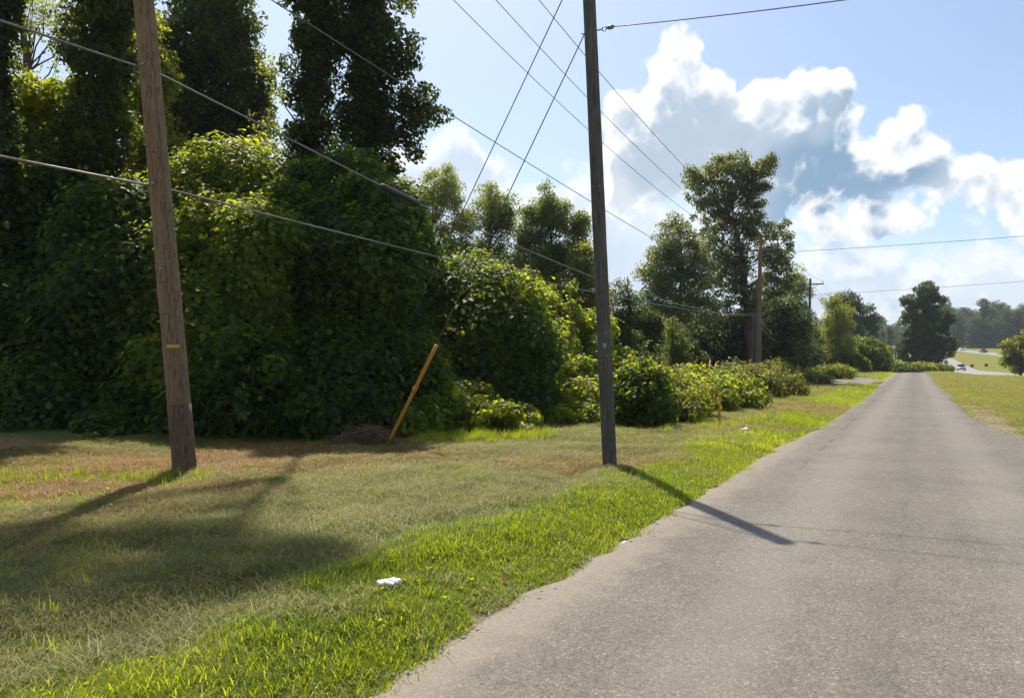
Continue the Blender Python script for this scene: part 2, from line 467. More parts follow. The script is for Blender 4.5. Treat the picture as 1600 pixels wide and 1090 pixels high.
def masks(x, y):
    """what grows where: lush green, cut hay, dead"""
    s, l = to_sl(x, y)
    n1 = fbm(x, y, .55, 3); n2 = fbm(x + 40, y + 11, 1.6, 3); n3 = fbm(x - 30, y + 70, .22, 3)
    edge = -3.75 + 1.6 * (n1 - .5) + 1.0 * (n2 - .5)
    lush = sst(l, edge - .7, edge + .55) * (l < 0)
    lush = np.maximum(lush, .55 * sst(n3 * .4 + n2 * .6, .57, .66) * (l < -4) * (l > -12))
    hay = np.maximum(sst(l, -9.5 + 2 * (n1 - .5), -6.6), .9 * sst(-l, 11.0, 12.5)) * (1 - lush) * (l < 0)  # band by the wood put in to darken the shaded ground
    hay = hay * (1 - sst(s, 16, 26) * .6)
    def sp(cx, cy, rx, ry, soft=.5):
        d = np.hypot((x - cx) / rx, (y - cy) / ry) + 1.0 * (n2 - .5) + .5 * (n1 - .5)
        return 1 - sst(d, 1 - soft, 1 + soft)
    dead = np.maximum.reduce([sp(-5.6, 11.8, 3.6, 1.5), sp(-3.0, 12.7, 3.0, 1.0), sp(.7, 11.9, 2.2, 1.0), sp(5.0, 18.0, 2.2, 1.4), sp(9.8, 25, 3.2, 2.4), sp(-7.5, 12.4, 2.5, 1.2),
                              .8 * sp(-6.5, 9.6, 2.0, .7), .6 * sp(1.3, 15, 2.8, 1.2)])
    dead = np.maximum(dead, .85 * sst(n1, .50, .62) * sst(-l, 5.5, 7) * (s < 40))
    lush = lush * (1 - .85 * dead)
    rightdry = (l > 0) * sst(n1 * .6 + n3 * .4, .40, .62)
    dead = np.clip(np.maximum(dead * (1 - lush), rightdry * .6), 0, 1)
    hay = np.clip(hay * (1 - .8 * dead), 0, 1)
    return lush, hay, dead

# ground sheet
def axis_pts(lo, hi, f0, f1, fine, grow=1.11, mx=60):
    mid = list(np.arange(f0, f1 + 1e-6, fine)); st = fine; x = f1
    while x < hi: st = min(st * grow, mx); x += st; mid.append(x)
    st = fine; x = f0; left = []
    while x > lo: st = min(st * grow, mx); x -= st; left.append(x)
    return np.array(left[::-1] + mid)
gs = axis_pts(-150, 2600, 0, 22, .09, 1.05)
gl = axis_pts(-1400, 1400, -13, 4, .09, 1.09)
GS, GL = np.meshgrid(gs, gl, indexing='ij')
GX, GY = to_xy(GS, GL)
GZ = terrain(GX, GY)
ni, nj = GS.shape
ii, jj = np.meshgrid(np.arange(ni - 1), np.arange(nj - 1), indexing='ij')
q = np.stack([ii * nj + jj, ii * nj + jj + 1, (ii + 1) * nj + jj + 1, (ii + 1) * nj + jj], -1).reshape(-1, 4)[:, ::-1]
lu, ha, de = masks(GX.ravel(), GY.ravel())
edgeL = np.exp(-((GL - road_left(GS)) / .28) ** 2); edgeR = np.exp(-((GL - road_right(GS) - .1) / .45) ** 2)
sandR = 1.3 * np.exp(-((GL - 1.9) / .75) ** 2) * (1 - sst(GS, 30, 44)) * sst(GS, 8, 14)
sand = np.clip(np.maximum.reduce([edgeL, edgeR, sandR]) * (GS < 140), 0, 1)
m, bb, out = new_mat('verge_ground')
geo = bb.n('ShaderNodeNewGeometry'); pos = geo.outputs['Position']
nf, _ = bb.noise(pos, 26, 6, .7); nm, _ = bb.noise(pos, 2.3, 5, .6); nl, _ = bb.noise(pos, .12, 4, .6)
gcol = bb.ramp(bb.m('ADD', bb.m('MULTIPLY', nf, .5), bb.m('MULTIPLY', nm, .5)), [(.32, (.07, .09, .016)), (.5, (.16, .185, .028)), (.68, (.26, .25, .06))])
hcol = bb.ramp(nf, [(.3, (.055, .065, .016)), (.55, (.155, .165, .042)), (.75, (.32, .28, .11))])
dcol = bb.ramp(nf, [(.3, (.10, .06, .025)), (.5, (.26, .165, .065)), (.75, (.38, .27, .12))])
scol = bb.ramp(nf, [(.3, (.12, .095, .07)), (.55, (.26, .215, .16)), (.75, (.38, .33, .26))])
c = bb.mix(bb.sstep(bb.m('ADD', attr(bb, 'hay'), bb.m('MULTIPLY', bb.m('SUBTRACT', nf, .5), .5)), .2, .8), gcol, hcol)
c = bb.mix(bb.sstep(bb.m('ADD', attr(bb, 'dead'), bb.m('MULTIPLY', bb.m('SUBTRACT', nm, .5), .7)), .25, .8), c, dcol)
c = bb.mix(bb.sstep(bb.m('ADD', attr(bb, 'sand'), bb.m('MULTIPLY', bb.m('SUBTRACT', nm, .5), .8)), .35, .8), c, scol)
bb.put(out.inputs[0], bsdf(bb, c, .95, 0, .1, bump(bb, nf, .8, .03)))
M['ground'] = m
g = link('ground', np_mesh('ground', np.stack([GX, GY, GZ], -1).reshape(-1, 3), q, m,
         {'hay': ('POINT', ha), 'dead': ('POINT', de), 'sand': ('POINT', sand.ravel())}, True))
tag(g, 'uneven grass verge and fields, brown and green', 'ground', kind='structure')

# ------------------------------------------------------------------ roads
m, bb, out = new_mat('worn_asphalt')
geo = bb.n('ShaderNodeNewGeometry'); pos = geo.outputs['Position']
rs = bb.n('ShaderNodeAttribute', attribute_name='lat').outputs['Fac']
ss = bb.n('ShaderNodeAttribute', attribute_name='along').outputs['Fac']
v1 = bb.voro(pos, 88.0); v2 = bb.voro(pos, 210.0)
st1 = bb.n('ShaderNodeSeparateColor'); bb.put(st1.inputs[0], v1.outputs['Color'])
st2 = bb.n('ShaderNodeSeparateColor'); bb.put(st2.inputs[0], v2.outputs['Color'])
agg = bb.ramp(st1.outputs[0], [(0, (.045, .042, .040)), (.07, (.14, .13, .115)), (.5, (.215, .198, .172)), (.9, (.28, .258, .225)), (.985, (.50, .47, .43))])
agg2 = bb.ramp(st2.outputs[1], [(0, (.07, .063, .055)), (.5, (.215, .195, .165)), (1, (.40, .365, .315))])
c = bb.mix(.38, agg, agg2)
nb, _ = bb.noise(pos, .55, 5, .6); nb2, _ = bb.noise(pos, 4.5, 5, .65); nfine, _ = bb.noise(pos, 60, 3, .6)
pat = bb.m('ADD', bb.m('MULTIPLY', nb, .6), bb.m('MULTIPLY', nb2, .4))
c = bb.mix(1.0, c, bb.ramp(pat, [(.3, (.54, .535, .525)), (.5, (.71, .70, .675)), (.7, (.87, .85, .81))]), 'MULTIPLY')
# worn wheel tracks and a darker middle seam, a long crack at the left
wob, _ = bb.noise(bb.v('MULTIPLY', pos, (.6, .6, .6)), 1.0, 3, .5)
lw = bb.m('ADD', rs, bb.m('MULTIPLY', bb.m('SUBTRACT', wob, .5), .5))
seam = bb.m('SUBTRACT', 1.0, bb.sstep(bb.m('ABSOLUTE', bb.m('ADD', lw, .12)), .0, .28))
wob2, _ = bb.noise(pos, 2.6, 5, .7)
lc = bb.m('ADD', rs, bb.m('MULTIPLY', bb.m('SUBTRACT', wob2, .5), .34))
crk = bb.m('SUBTRACT', 1.0, bb.sstep(bb.m('ABSOLUTE', bb.m('ADD', lc, 1.52)), .0, .05))
crk2 = bb.m('SUBTRACT', 1.0, bb.sstep(bb.m('ABSOLUTE', bb.m('ADD', lc, 0.10)), .0, .02))
brk, _ = bb.noise(pos, .9, 3, .6)
crk = bb.m('MULTIPLY', crk, bb.sstep(brk, .46, .56)); crk2 = bb.m('MULTIPLY', crk2, bb.sstep(brk, .42, .56))
brk = bb.m('MULTIPLY', crk, bb.sstep(ss, 9, 14))
c = bb.mix(bb.m('MULTIPLY', seam, .22), c, (.09, .082, .072, 1))
c = bb.mix(bb.m('MULTIPLY', brk, .55), c, (.05, .045, .04, 1))
c = bb.mix(bb.m('MULTIPLY', crk2, .35), c, (.05, .045, .04, 1))
wheel = bb.m('ADD', bb.m('SUBTRACT', 1.0, bb.sstep(bb.m('ABSOLUTE', bb.m('SUBTRACT', lw, .85)), .1, .5)), bb.m('SUBTRACT', 1.0, bb.sstep(bb.m('ABSOLUTE', bb.m('ADD', lw, 1.0)), .1, .5)))
c = bb.mix(bb.m('MULTIPLY', wheel, .22), c, (.30, .28, .245, 1))
stn, _ = bb.noise(pos, 1.3, 6, .7, .8)
c = bb.mix(bb.m('MULTIPLY', bb.sstep(stn, .56, .72), .30), c, (.085, .08, .073, 1))
cr4 = bb.voro(bb.v('ADD', pos, bb.v('SCALE', bb.noise(pos, 1.5, 4, .6)[1], .9)), .55, 'DISTANCE_TO_EDGE').outputs['Distance']
c4 = bb.m('MULTIPLY', bb.m('SUBTRACT', 1.0, bb.sstep(cr4, .0, .006)), bb.sstep(bb.noise(pos, .35, 2, .5)[0], .50, .60))
c = bb.mix(bb.m('MULTIPLY', c4, .5), c, (.04, .037, .033, 1))
dust = bb.sstep(bb.m('ADD', bb.m('ABSOLUTE', rs), bb.m('MULTIPLY', nb2, .5)), 2.0, 2.5)
c = bb.mix(bb.m('MULTIPLY', dust, .55), c, (.31, .265, .21, 1))
hh = bb.m('ADD', bb.m('MULTIPLY', v1.outputs['Distance'], -1.0), bb.m('MULTIPLY', nfine, .4))
bb.put(out.inputs[0], bsdf(bb, c, .85, 0, .25, bump(bb, hh, .35, .006)))
M['asphalt'] = m

rs_ = np.concatenate([np.arange(-40, 30, .12), np.arange(30, 160, .6)])
cols = np.array([-.06, 0, .02, .06, .15, .3, .5, .7, .85, .94, .98, 1, 1.06])
L0, L1 = road_left(rs_), road_right(rs_)
LL = L0[:, None] + (L1 - L0)[:, None] * cols[None]
SS = np.repeat(rs_[:, None], len(cols), 1)
RX, RY = to_xy(SS, LL)
base = np.interp(SS, _ps, _pz)
crown = .035 * (1 - ((LL - .0) / 2.3) ** 2).clip(-.2, 1)
rag = (.012 * (fbm(RX, RY, 3.0) - .5))
RZ = base + .0 + crown + rag * ((cols > 0) & (cols < 1))
RZ = np.where((cols < 0) | (cols > 1), base - .09, RZ)
n0, n1_ = SS.shape
ii, jj = np.meshgrid(np.arange(n0 - 1), np.arange(n1_ - 1), indexing='ij')
q = np.stack([ii * n1_ + jj, ii * n1_ + jj + 1, (ii + 1) * n1_ + jj + 1, (ii + 1) * n1_ + jj], -1).reshape(-1, 4)[:, ::-1]
o = link('road', np_mesh('road', np.stack([RX, RY, RZ], -1).reshape(-1, 3), q, M['asphalt'],
         {'lat': ('POINT', LL.ravel()), 'along': ('POINT', SS.ravel())}, True))
tag(o, 'worn pale grey asphalt lane running to the crest', 'road', kind='structure')

def strip(name, pts, width, mat, lift=.03, label=None):
    pts = np.array(pts, float)
    t = np.arange(len(pts)); tt = np.linspace(0, len(pts) - 1, 260)
    s = np.interp(tt, t, pts[:, 0]); l = np.interp(tt, t, pts[:, 1])
    k = np.hanning(25); k /= k.sum()
    s = np.convolve(np.pad(s, 12, mode='reflect', reflect_type='odd'), k, 'valid'); l = np.convolve(np.pad(l, 12, mode='reflect', reflect_type='odd'), k, 'valid')
    ds, dl = np.gradient(s), np.gradient(l); n = np.hypot(ds, dl)
    V = []
    for w in np.linspace(-.5, .5, 7):
        x, y = to_xy(s + dl / n * w * width * -1, l + ds / n * w * width)
        V.append(np.stack([x, y, terrain(x, y) + lift + .0 * x], -1))
    V = np.stack(V, 1); zc = V[:, :, 2].max(1); V[:, :, 2] = zc[:, None]
    # skirt down into the ground
    e0, e1 = V[:, :1].copy(), V[:, -1:].copy(); e0[..., 2] -= .8; e1[..., 2] -= .8
    V = np.concatenate([e0, V, e1], 1)
    a, bn = V.shape[:2]
    ii, jj = np.meshgrid(np.arange(a - 1), np.arange(bn - 1), indexing='ij')
    q = np.stack([ii * bn + jj, ii * bn + jj + 1, (ii + 1) * bn + jj + 1, (ii + 1) * bn + jj], -1).reshape(-1, 4)[:, ::-1]
    o = link(name, np_mesh(name, V.reshape(-1, 3), q, mat, None, True))
    return tag(o, label, 'road', kind='structure'), V
M['highway'] = plain('highway_asphalt', (.27, .26, .245), .85, vary=.15, scale=.4)
M['white'] = plain('road_paint_white', (.75, .75, .72), .7)
HA = [(-60, 19), (60, 18), (120, 17.4), (163, 16.5), (222, 11), (285, 9.5), (347, 9), (410, 0), (472, -11.5), (540, -28), (620, -52), (720, -85)]
HB = [(-60, 62), (100, 60), (220, 54), (310, 45), (394, 32), (464, 15), (530, -3), (600, -22), (700, -55)]
hA, VA = strip('highway', HA, 8.4, M['highway'], label='near highway carriageway dipping and climbing again')
hB, VB = strip('highway', HB, 8.4, M['highway'], label='far highway carriageway along the foot of the wood')
for V in (VA, VB):
    for cidx, sgn in ((1, 1), (7, -1)):
        e = V[:, cidx].copy(); i2 = V[:, 4] - e; i2[:, 2] = 0; i2 /= np.linalg.norm(i2, axis=1)[:, None]
        a0 = e + i2 * .45; a1 = e + i2 * .60; a0[:, 2] += .012; a1[:, 2] += .012
        W = np.stack([a0, a1], 1); k = np.arange(len(W) - 1) * 2
        q = np.stack([k, k + 1, k + 3, k + 2], -1)
        if sgn > 0: q = q[:, ::-1]
        part('edge_line', W.reshape(-1, 3), q, M['white'], hA if V is VA else hB)
# gravel turn-out on the left, before the crest
cx, cy = to_xy(66.0, -6.5)
a = np.linspace(0, 2 * np.pi, 40, endpoint=False)
rad = 1 + .25 * (vnoise(np.cos(a) * 3 + 9, np.sin(a) * 3 + 4) - .5)
ls, ll = 66 + 12 * np.cos(a) * rad, -5.3 + 3.0 * np.sin(a) * rad
gx, gy = to_xy(ls, ll); gz = np.interp(ls, _ps, _pz) + .03
gx, gy, gz = np.append(gx, cx), np.append(gy, cy), np.append(gz, np.interp(66, _ps, _pz) + .07)
M['gravel'] = plain('pale_gravel', (.20, .18, .155), .95, vary=.4, scale=14)
o = link('gravel_driveway', np_mesh('gravel_driveway', np.stack([gx, gy, gz], -1), np.array([(i, (i + 1) % 40, 40) for i in range(40)]), M['gravel'], None, True))
tag(o, 'pale gravel turn-out beside the lane near the crest', 'driveway', kind='structure')

# ------------------------------------------------------------------ leaves and plants
def unit(v): return v / (np.linalg.norm(v, axis=-1, keepdims=True) + 1e-9)
def rand_dirs(n): return unit(RNG.normal(size=(n, 3)))

def leaves(name, Pp, Nn, size, mat, parent, tint, shape='ovate', droop=.6, aspect=.8):
    n = len(Pp); Nn = unit(Nn)
    t = RNG.normal(size=(n, 3)); t[:, 2] -= droop * 2
    a = unit(t - (t * Nn).sum(1)[:, None] * Nn); bq = np.cross(Nn, a)
    size = np.broadcast_to(size, (n,))[:, None]
    A, B, N3 = a * size, bq * size * aspect, Nn * size
    if shape == 'ovate':
        V = np.stack([Pp - .5 * A, Pp - .18 * A + .5 * B + .10 * N3, Pp + .18 * A + .36 * B + .05 * N3, Pp + .55 * A - .12 * N3,
                      Pp + .18 * A - .36 * B + .05 * N3, Pp - .18 * A - .5 * B + .10 * N3], 1).reshape(-1, 3)
        k = np.arange(n) * 6
        f = np.concatenate([np.stack([k, k + 1, k + 2, k + 3], -1), np.stack([k, k + 3, k + 4, k + 5], -1)])
        tt = np.concatenate([tint, tint])
    else:
        V = np.stack([Pp - .5 * A, Pp + .42 * B + .08 * N3, Pp + .5 * A, Pp - .42 * B + .08 * N3], 1).reshape(-1, 3)
        k = np.arange(n) * 4
        f = np.stack([k, k + 1, k + 2, k + 3], -1); tt = tint
    o = part(name, V, f, mat, parent, {'tint': ('FACE', tt)}); o['kind'] = 'stuff'
    return o

ICO = None
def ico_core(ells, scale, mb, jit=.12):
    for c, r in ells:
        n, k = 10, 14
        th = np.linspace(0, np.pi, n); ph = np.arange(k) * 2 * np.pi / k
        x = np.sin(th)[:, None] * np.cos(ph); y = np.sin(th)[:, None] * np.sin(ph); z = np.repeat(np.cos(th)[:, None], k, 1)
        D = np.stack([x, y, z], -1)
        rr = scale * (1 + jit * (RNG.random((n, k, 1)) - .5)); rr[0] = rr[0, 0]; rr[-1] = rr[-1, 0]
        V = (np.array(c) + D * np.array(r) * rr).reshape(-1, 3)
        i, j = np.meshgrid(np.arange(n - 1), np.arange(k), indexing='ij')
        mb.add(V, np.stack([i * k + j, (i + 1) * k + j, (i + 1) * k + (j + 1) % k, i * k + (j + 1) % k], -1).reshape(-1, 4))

def lumps(ells, rlo, rhi, cover=2.2):
    C, Rr = [], []
    for c, r in ells:
        c, r = np.array(c, float), np.array(r, float)
        area = 4 * np.pi * ((r[0] * r[1]) ** 1.6 / 3 + (r[0] * r[2]) ** 1.6 / 3 + (r[1] * r[2]) ** 1.6 / 3) ** (1 / 1.6)
        rm = (rlo + rhi) / 2
        n = int(cover * area / (np.pi * rm * rm)) + 4
        D = rand_dirs(n)
        rad = rlo + (rhi - rlo) * RNG.random(n) ** 1.5
        sc = 1 - .45 * rad / r.mean() + .62 * (RNG.random(n) - .5) / r.mean()
        C.append(c + D * r * sc[:, None]); Rr.append(rad)
    return np.concatenate(C), np.concatenate(Rr)

def leaf_shell(C, Rr, per, ground=True, keep_in=.22, jitter=.12):
    n = np.maximum((per * 4 * np.pi * Rr ** 2).astype(int), 4)
    idx = np.repeat(np.arange(len(C)), n)
    D = rand_dirs(len(idx))
    rr = Rr[idx] * (1 + jitter * RNG.normal(size=len(idx)))
    Pp = C[idx] + D * rr[:, None] * np.array([1, 1, .9])
    keep = np.ones(len(idx), bool)
    if ground: keep &= Pp[:, 2] > terrain(Pp[:, 0], Pp[:, 1]) + .02
    for i in range(0, len(Pp), 4000):
        d = np.linalg.norm(Pp[i:i + 4000, None] - C[None], axis=2) / Rr[None]
        d[np.arange(len(d)), idx[i:i + 4000]] = 9
        keep[i:i + 4000] &= d.min(1) > 1 - keep_in * 1.6
    Pp, D, idx = Pp[keep], D[keep], idx[keep]
    return Pp, D, idx

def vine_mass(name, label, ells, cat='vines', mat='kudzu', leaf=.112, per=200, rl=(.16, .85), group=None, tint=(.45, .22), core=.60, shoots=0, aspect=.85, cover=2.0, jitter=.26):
    """a heap of climbing vine: lumpy shell of leaves over an added dark core that blocks light"""
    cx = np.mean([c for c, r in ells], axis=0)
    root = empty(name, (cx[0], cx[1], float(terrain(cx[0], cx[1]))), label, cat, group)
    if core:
        mb = MB(); ico_core(ells, core, mb); mb.build('vine_tangle', M['core'], root, True)['kind'] = 'stuff'  # core added to keep light and sky from showing through
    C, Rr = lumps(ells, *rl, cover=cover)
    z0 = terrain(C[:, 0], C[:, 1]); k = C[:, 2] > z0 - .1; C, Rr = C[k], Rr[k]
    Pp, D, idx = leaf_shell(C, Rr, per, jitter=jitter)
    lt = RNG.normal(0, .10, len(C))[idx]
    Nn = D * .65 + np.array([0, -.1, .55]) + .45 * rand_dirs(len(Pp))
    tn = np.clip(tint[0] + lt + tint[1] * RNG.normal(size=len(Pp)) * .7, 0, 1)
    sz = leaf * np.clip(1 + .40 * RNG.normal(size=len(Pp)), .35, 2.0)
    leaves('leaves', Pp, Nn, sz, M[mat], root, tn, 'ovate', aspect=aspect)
    if shoots:
        # strands that hang down the face
        hs = RNG.integers(0, len(C), shoots * 2); HP = []; mh = MB()
        for i in hs:
            p0 = C[i] + np.array([RNG.normal(0, .2), -Rr[i] * .95, RNG.normal(0, .15)]); L = RNG.uniform(.4, 1.3)
            tt = np.linspace(0, 1, 7)[:, None]
            pts = p0 + np.array([RNG.normal(0, .12), -.12, -L]) * tt + np.array([0, -.15, .1]) * tt * (1 - tt) * 4
            if pts[-1, 2] < terrain(pts[-1, 0], pts[-1, 1]) + .1: continue
            mh.tube(pts, .005, 3, False)
            for p in pts[1:]:
                for _ in range(3): HP.append(p + RNG.normal(0, .06, 3))
        if HP:
            HP = np.array(HP); mh.build('hanging_vine', M['bark'], root)['kind'] = 'stuff'
            leaves('hanging_leaf', HP, rand_dirs(len(HP)) * .5 + np.array([0, -.7, .35]), leaf * RNG.uniform(.5, 1.2, len(HP)), M[mat], root, np.clip(RNG.normal(tint[0] + .1, .2, len(HP)), 0, 1), 'ovate')
        top = np.argsort(-(C[:, 2] + RNG.normal(0, .6, len(C))))[:shoots * 2]
        mb = MB(); LP = []
        for i in top:
            p0 = C[i] + np.array([0, 0, Rr[i] * .7]); dv = unit(RNG.normal(size=3) * .6 + np.array([0, 0, .9])); L = RNG.uniform(.3, .8)
            tt = np.linspace(0, 1, 6)[:, None]
            pts = p0 + dv * tt * L + np.array([0, 0, -.35]) * tt ** 2 * L
            mb.tube(pts, .006, 3, False)
            for p in pts[1:]:
                for _ in range(2): LP.append(p + RNG.normal(0, .04, 3))
        mb.build('vine_shoot', M['bark'], root)['kind'] = 'stuff'
        LP = np.array(LP)
        leaves('shoot_leaf', LP, rand_dirs(len(LP)) * .6 + np.array([0, -.3, .6]), leaf * .85 * np.ones(len(LP)), M[mat], root, np.clip(RNG.normal(.7, .15, len(LP)), 0, 1), 'ovate')
    return root

def limb(p0, p1, n=6, wob=.06, sag=.12):
    p0, p1 = np.array(p0, float), np.array(p1, float); L = np.linalg.norm(p1 - p0)
    t = np.linspace(0, 1, n)[:, None]
    pts = p0 + (p1 - p0) * t + np.array([0, 0, -sag * L]) * (4 * t * (1 - t)) * .6
    pts[1:-1] += RNG.normal(0, wob * L * .25, (n - 2, 3))
    return pts

def tree(name, label, trunk, crown, r0, n_clump=60, clump=.8, per=120, leaf=.11, mat='broad', group=None, tint=(.5, .25), aspect=.7, cat='tree', fill=.5, bark='bark', shape='diamond', squash=.8, drift=None):
    """trunk: list of points; crown: ellipsoids; clumps of leaves at branch ends, gaps between"""
    trunk = np.array(trunk, float)
    root = empty(name, trunk[0], label, cat, group)
    mb = MB()
    t = np.linspace(0, len(trunk) - 1, 14)
    tp = np.stack([np.interp(t, np.arange(len(trunk)), trunk[:, i]) for i in range(3)], 1)
    tp[1:, :2] += RNG.normal(0, r0 * .18, (13, 2))
    tr = np.interp(np.arange(14), [0, 1, 13], [r0 * 1.3, r0, r0 * .18])
    mb.tube(tp, tr, 9)
    vol = np.array([r[0] * r[1] * r[2] for c, r in crown]); pick = RNG.choice(len(crown), n_clump, p=vol ** .8 / (vol ** .8).sum())
    cc = np.array([crown[i][0] for i in pick]); rr = np.array([crown[i][1] for i in pick])
    rad = RNG.random(n_clump) ** fill
    C = cc + rand_dirs(n_clump) * rr * rad[:, None]
    Rc = clump * RNG.uniform(.55, 1.25, n_clump)
    for i in range(0, n_clump, 3):
        d = np.linalg.norm(tp - C[i], axis=1) + np.where(tp[:, 2] > C[i, 2] - .15 * abs(C[i, 2] - trunk[0, 2]), 6, 0)
        j = int(np.argmin(d)); L = np.linalg.norm(C[i] - tp[j])
        rb = min(tr[j] * .5, .010 * L + .008)
        mb.tube(limb(tp[j], C[i], 6), np.linspace(rb, .005, 6), 5, False)
    mb.build('trunk', M[bark], root, True)
    n = np.maximum((per * Rc ** 2 / clump ** 2 * RNG.uniform(.5, 1.4, n_clump)).astype(int), 6)
    idx = np.repeat(np.arange(n_clump), n); k = len(idx)
    D = rand_dirs(k); ra = RNG.random(k) ** .45
    Pp = C[idx] + D * (Rc[idx] * ra)[:, None] * np.array([1, 1, squash])
    Nn = D * .4 + np.array([0, 0, .45]) + .7 * rand_dirs(k)
    tn = np.clip(tint[0] + RNG.normal(0, .09, n_clump)[idx] + tint[1] * .8 * RNG.normal(size=k), 0, 1)
    sz = leaf * np.clip(1 + .3 * RNG.normal(size=k), .4, 1.8)
    leaves('crown', Pp, Nn, sz, M[mat], root, tn, shape, aspect=aspect)
    return root

def ivy_column(name, label, pts, rad, r_tr=.2, per=170, leaf=.10, mat='ivy', spread=.3, side=None, tint=(.4, .22), cover=1.0):
    """tree trunk wrapped in ivy from foot to crown"""
    pts = np.array(pts, float); root = empty(name, pts[0], label, 'tree')
    t = np.linspace(0, len(pts) - 1, 26)
    tp = np.stack([np.interp(t, np.arange(len(pts)), pts[:, i]) for i in range(3)], 1)
    mb = MB(); mb.tube(tp, np.linspace(r_tr, r_tr * .5, 26), 9)
    L = np.linalg.norm(np.diff(tp, axis=0), axis=1).sum()
    n = int(cover * L * rad * 2 * np.pi / (np.pi * spread ** 2) * 1.7)
    u = RNG.random(n) * 25
    base = np.stack([np.interp(u, np.arange(26), tp[:, i]) for i in range(3)], 1)
    a = RNG.random(n) * 2 * np.pi; rr = rad * np.where(RNG.random(n) < .72, RNG.uniform(.2, .72, n), RNG.uniform(.7, 1.2, n)) * (1 + .2 * np.sin(u * 1.3))
    C = base + np.stack([np.cos(a) * rr, np.sin(a) * rr, RNG.normal(0, .1, n)], -1)
    Rr = spread * RNG.uniform(.6, 1.3, n)
    if side is not None:
        for (p0, p1, k) in side:
            pl = limb(p0, p1, 8, .04, .05); mb.tube(pl, np.linspace(.06, .015, 8), 6, False)
            uu = RNG.random(k) * 7
            bb2 = np.stack([np.interp(uu, np.arange(8), pl[:, i]) for i in range(3)], 1)
            C = np.concatenate([C, bb2 + RNG.normal(0, .28, (k, 3))]); Rr = np.concatenate([Rr, RNG.uniform(.14, .34, k)])
    mb.build('trunk', M['bark'], root, True)
    Pp, D, idx = leaf_shell(C, Rr, per, keep_in=.4, jitter=.2)
    tn = np.clip(tint[0] + RNG.normal(0, .12, len(C))[idx] + tint[1] * .8 * RNG.normal(size=len(Pp)), 0, 1)
    leaves('ivy', Pp, D * .7 + np.array([0, 0, .35]) + .6 * rand_dirs(len(Pp)), leaf * np.clip(1 + .28 * RNG.normal(size=len(Pp)), .45, 1.6), M[mat], root, tn, 'ovate', aspect=.8)
    return root

def gp(px, Y): x = (px - 800) / F * Y; return np.array([x, Y, float(terrain(x, Y))])

exec_marker = 'PLANTS'
# --- kudzu wall at the left; shade and sun partly put into leaf tint
vine_mass('kudzu_bank', 'dark wall of kudzu at the far left behind the thick pole', [(at(20, 560, 17.8), (1.9, 1.5, 2.5)), (at(120, 590, 17.0), (1.4, 1.1, 1.7)), (at(195, 520, 17.5), (1.2, 1.2, 2.3)), (at(0, 400, 18.8), (1.6, 1.4, 2.2)), (at(110, 380, 19.0), (1.2, 1.2, 1.6)), (at(185, 370, 18.0), (.9, .8, 1.2)), (at(205, 430, 17.0), (.5, .5, .8)), (at(60, 655, 16.3), (2.2, .9, .75)), (at(200, 660, 16.0), (1.2, .7, .65)), (at(40, 690, 15.2), (1.6, .7, .35)), (at(160, 692, 14.9), (1.2, .6, .28))], 'vines', per=185, shoots=26, tint=(.34, .24), core=.74)  # leaf tint lowered to deepen the shade on this wall
vine_mass('kudzu_drape', 'sunlit yellow-green kudzu hanging high at the left edge', [(at(35, 215, 19.8), (.85, .9, 1.5)), (at(85, 280, 20.0), (.75, .8, 1.3)), (at(120, 190, 20.4), (.6, .6, 1.2))], 'vines', per=190, tint=(.85, .18), rl=(.16, .45), shoots=14, core=.5)  # high tint puts sunlight into the leaf colour
vine_mass('kudzu_bank', 'tall kudzu mass right of the thick pole with sunlit top', [(at(300, 330, 18.8), (.9, 1.0, 1.2)), (at(355, 295, 19.2), (.9, .9, .8)), (at(350, 370, 18.0), (.9, .8, 1.0)), (at(390, 395, 17.4), (.65, .65, .9)), (at(418, 380, 17.2), (.35, .45, .7)), (at(310, 450, 17.3), (1.1, .9, 1.2)), (at(400, 455, 16.8), (.6, .55, .7)), (at(345, 510, 16.8), (1.0, .8, .9)), (at(330, 590, 16.9), (1.5, 1.0, 1.3)), (at(405, 540, 16.9), (.7, .7, .9))], 'vines', per=185, tint=(.72, .24), shoots=40)  # raised tint brightens the leaves as if sunlit
vine_mass('kudzu_shrub', 'dark rounded shrub at the foot of the kudzu between pole and yellow guard', [(at(385, 610, 15.9), (1.05, .85, 1.2)), (at(330, 640, 15.6), (.8, .7, .8)), (at(440, 650, 15.8), (.6, .6, .6)), (at(270, 655, 16.0), (.8, .7, .6))], 'shrub', per=140, rl=(.16, .4), leaf=.12, shoots=10, tint=(.30, .2), core=.72)  # low tint paints shade into the shrub's leaves
vine_mass('kudzu_bank', 'broad dark dome of kudzu left of the yellow guard', [(at(560, 440, 18.6), (1.35, 1.3, 2.4)), (at(470, 400, 19.2), (1.1, 1.2, 2.0)), (at(540, 320, 19.4), (1.0, 1.1, 1.1)), (at(615, 390, 19.2), (.65, .9, 1.4)), (at(460, 330, 19.8), (.7, .8, 1.0)), (at(510, 600, 17.4), (1.7, 1.1, 1.2)), (at(600, 590, 17.8), (.9, .9, 1.0)), (at(500, 655, 16.4), (1.2, .6, .45))], 'vines', per=185, tint=(.36, .24), shoots=34, core=.72)  # dome's shade partly painted by the low leaf tint
vine_mass('kudzu_bank', 'kudzu dome with sunlit shoulder behind the yellow guard', [(at(740, 540, 20.6), (1.45, 1.3, 1.55)), (at(690, 480, 21.2), (.95, 1.0, 1.05)), (at(750, 455, 21.4), (.85, .9, .7)), (at(805, 510, 20.6), (.75, .8, 1.1)), (at(825, 580, 20.0), (.6, .7, 1.0)), (at(735, 620, 19.6), (1.2, .8, .8))], 'vines', per=195, tint=(.44, .24), shoots=30, core=.70)
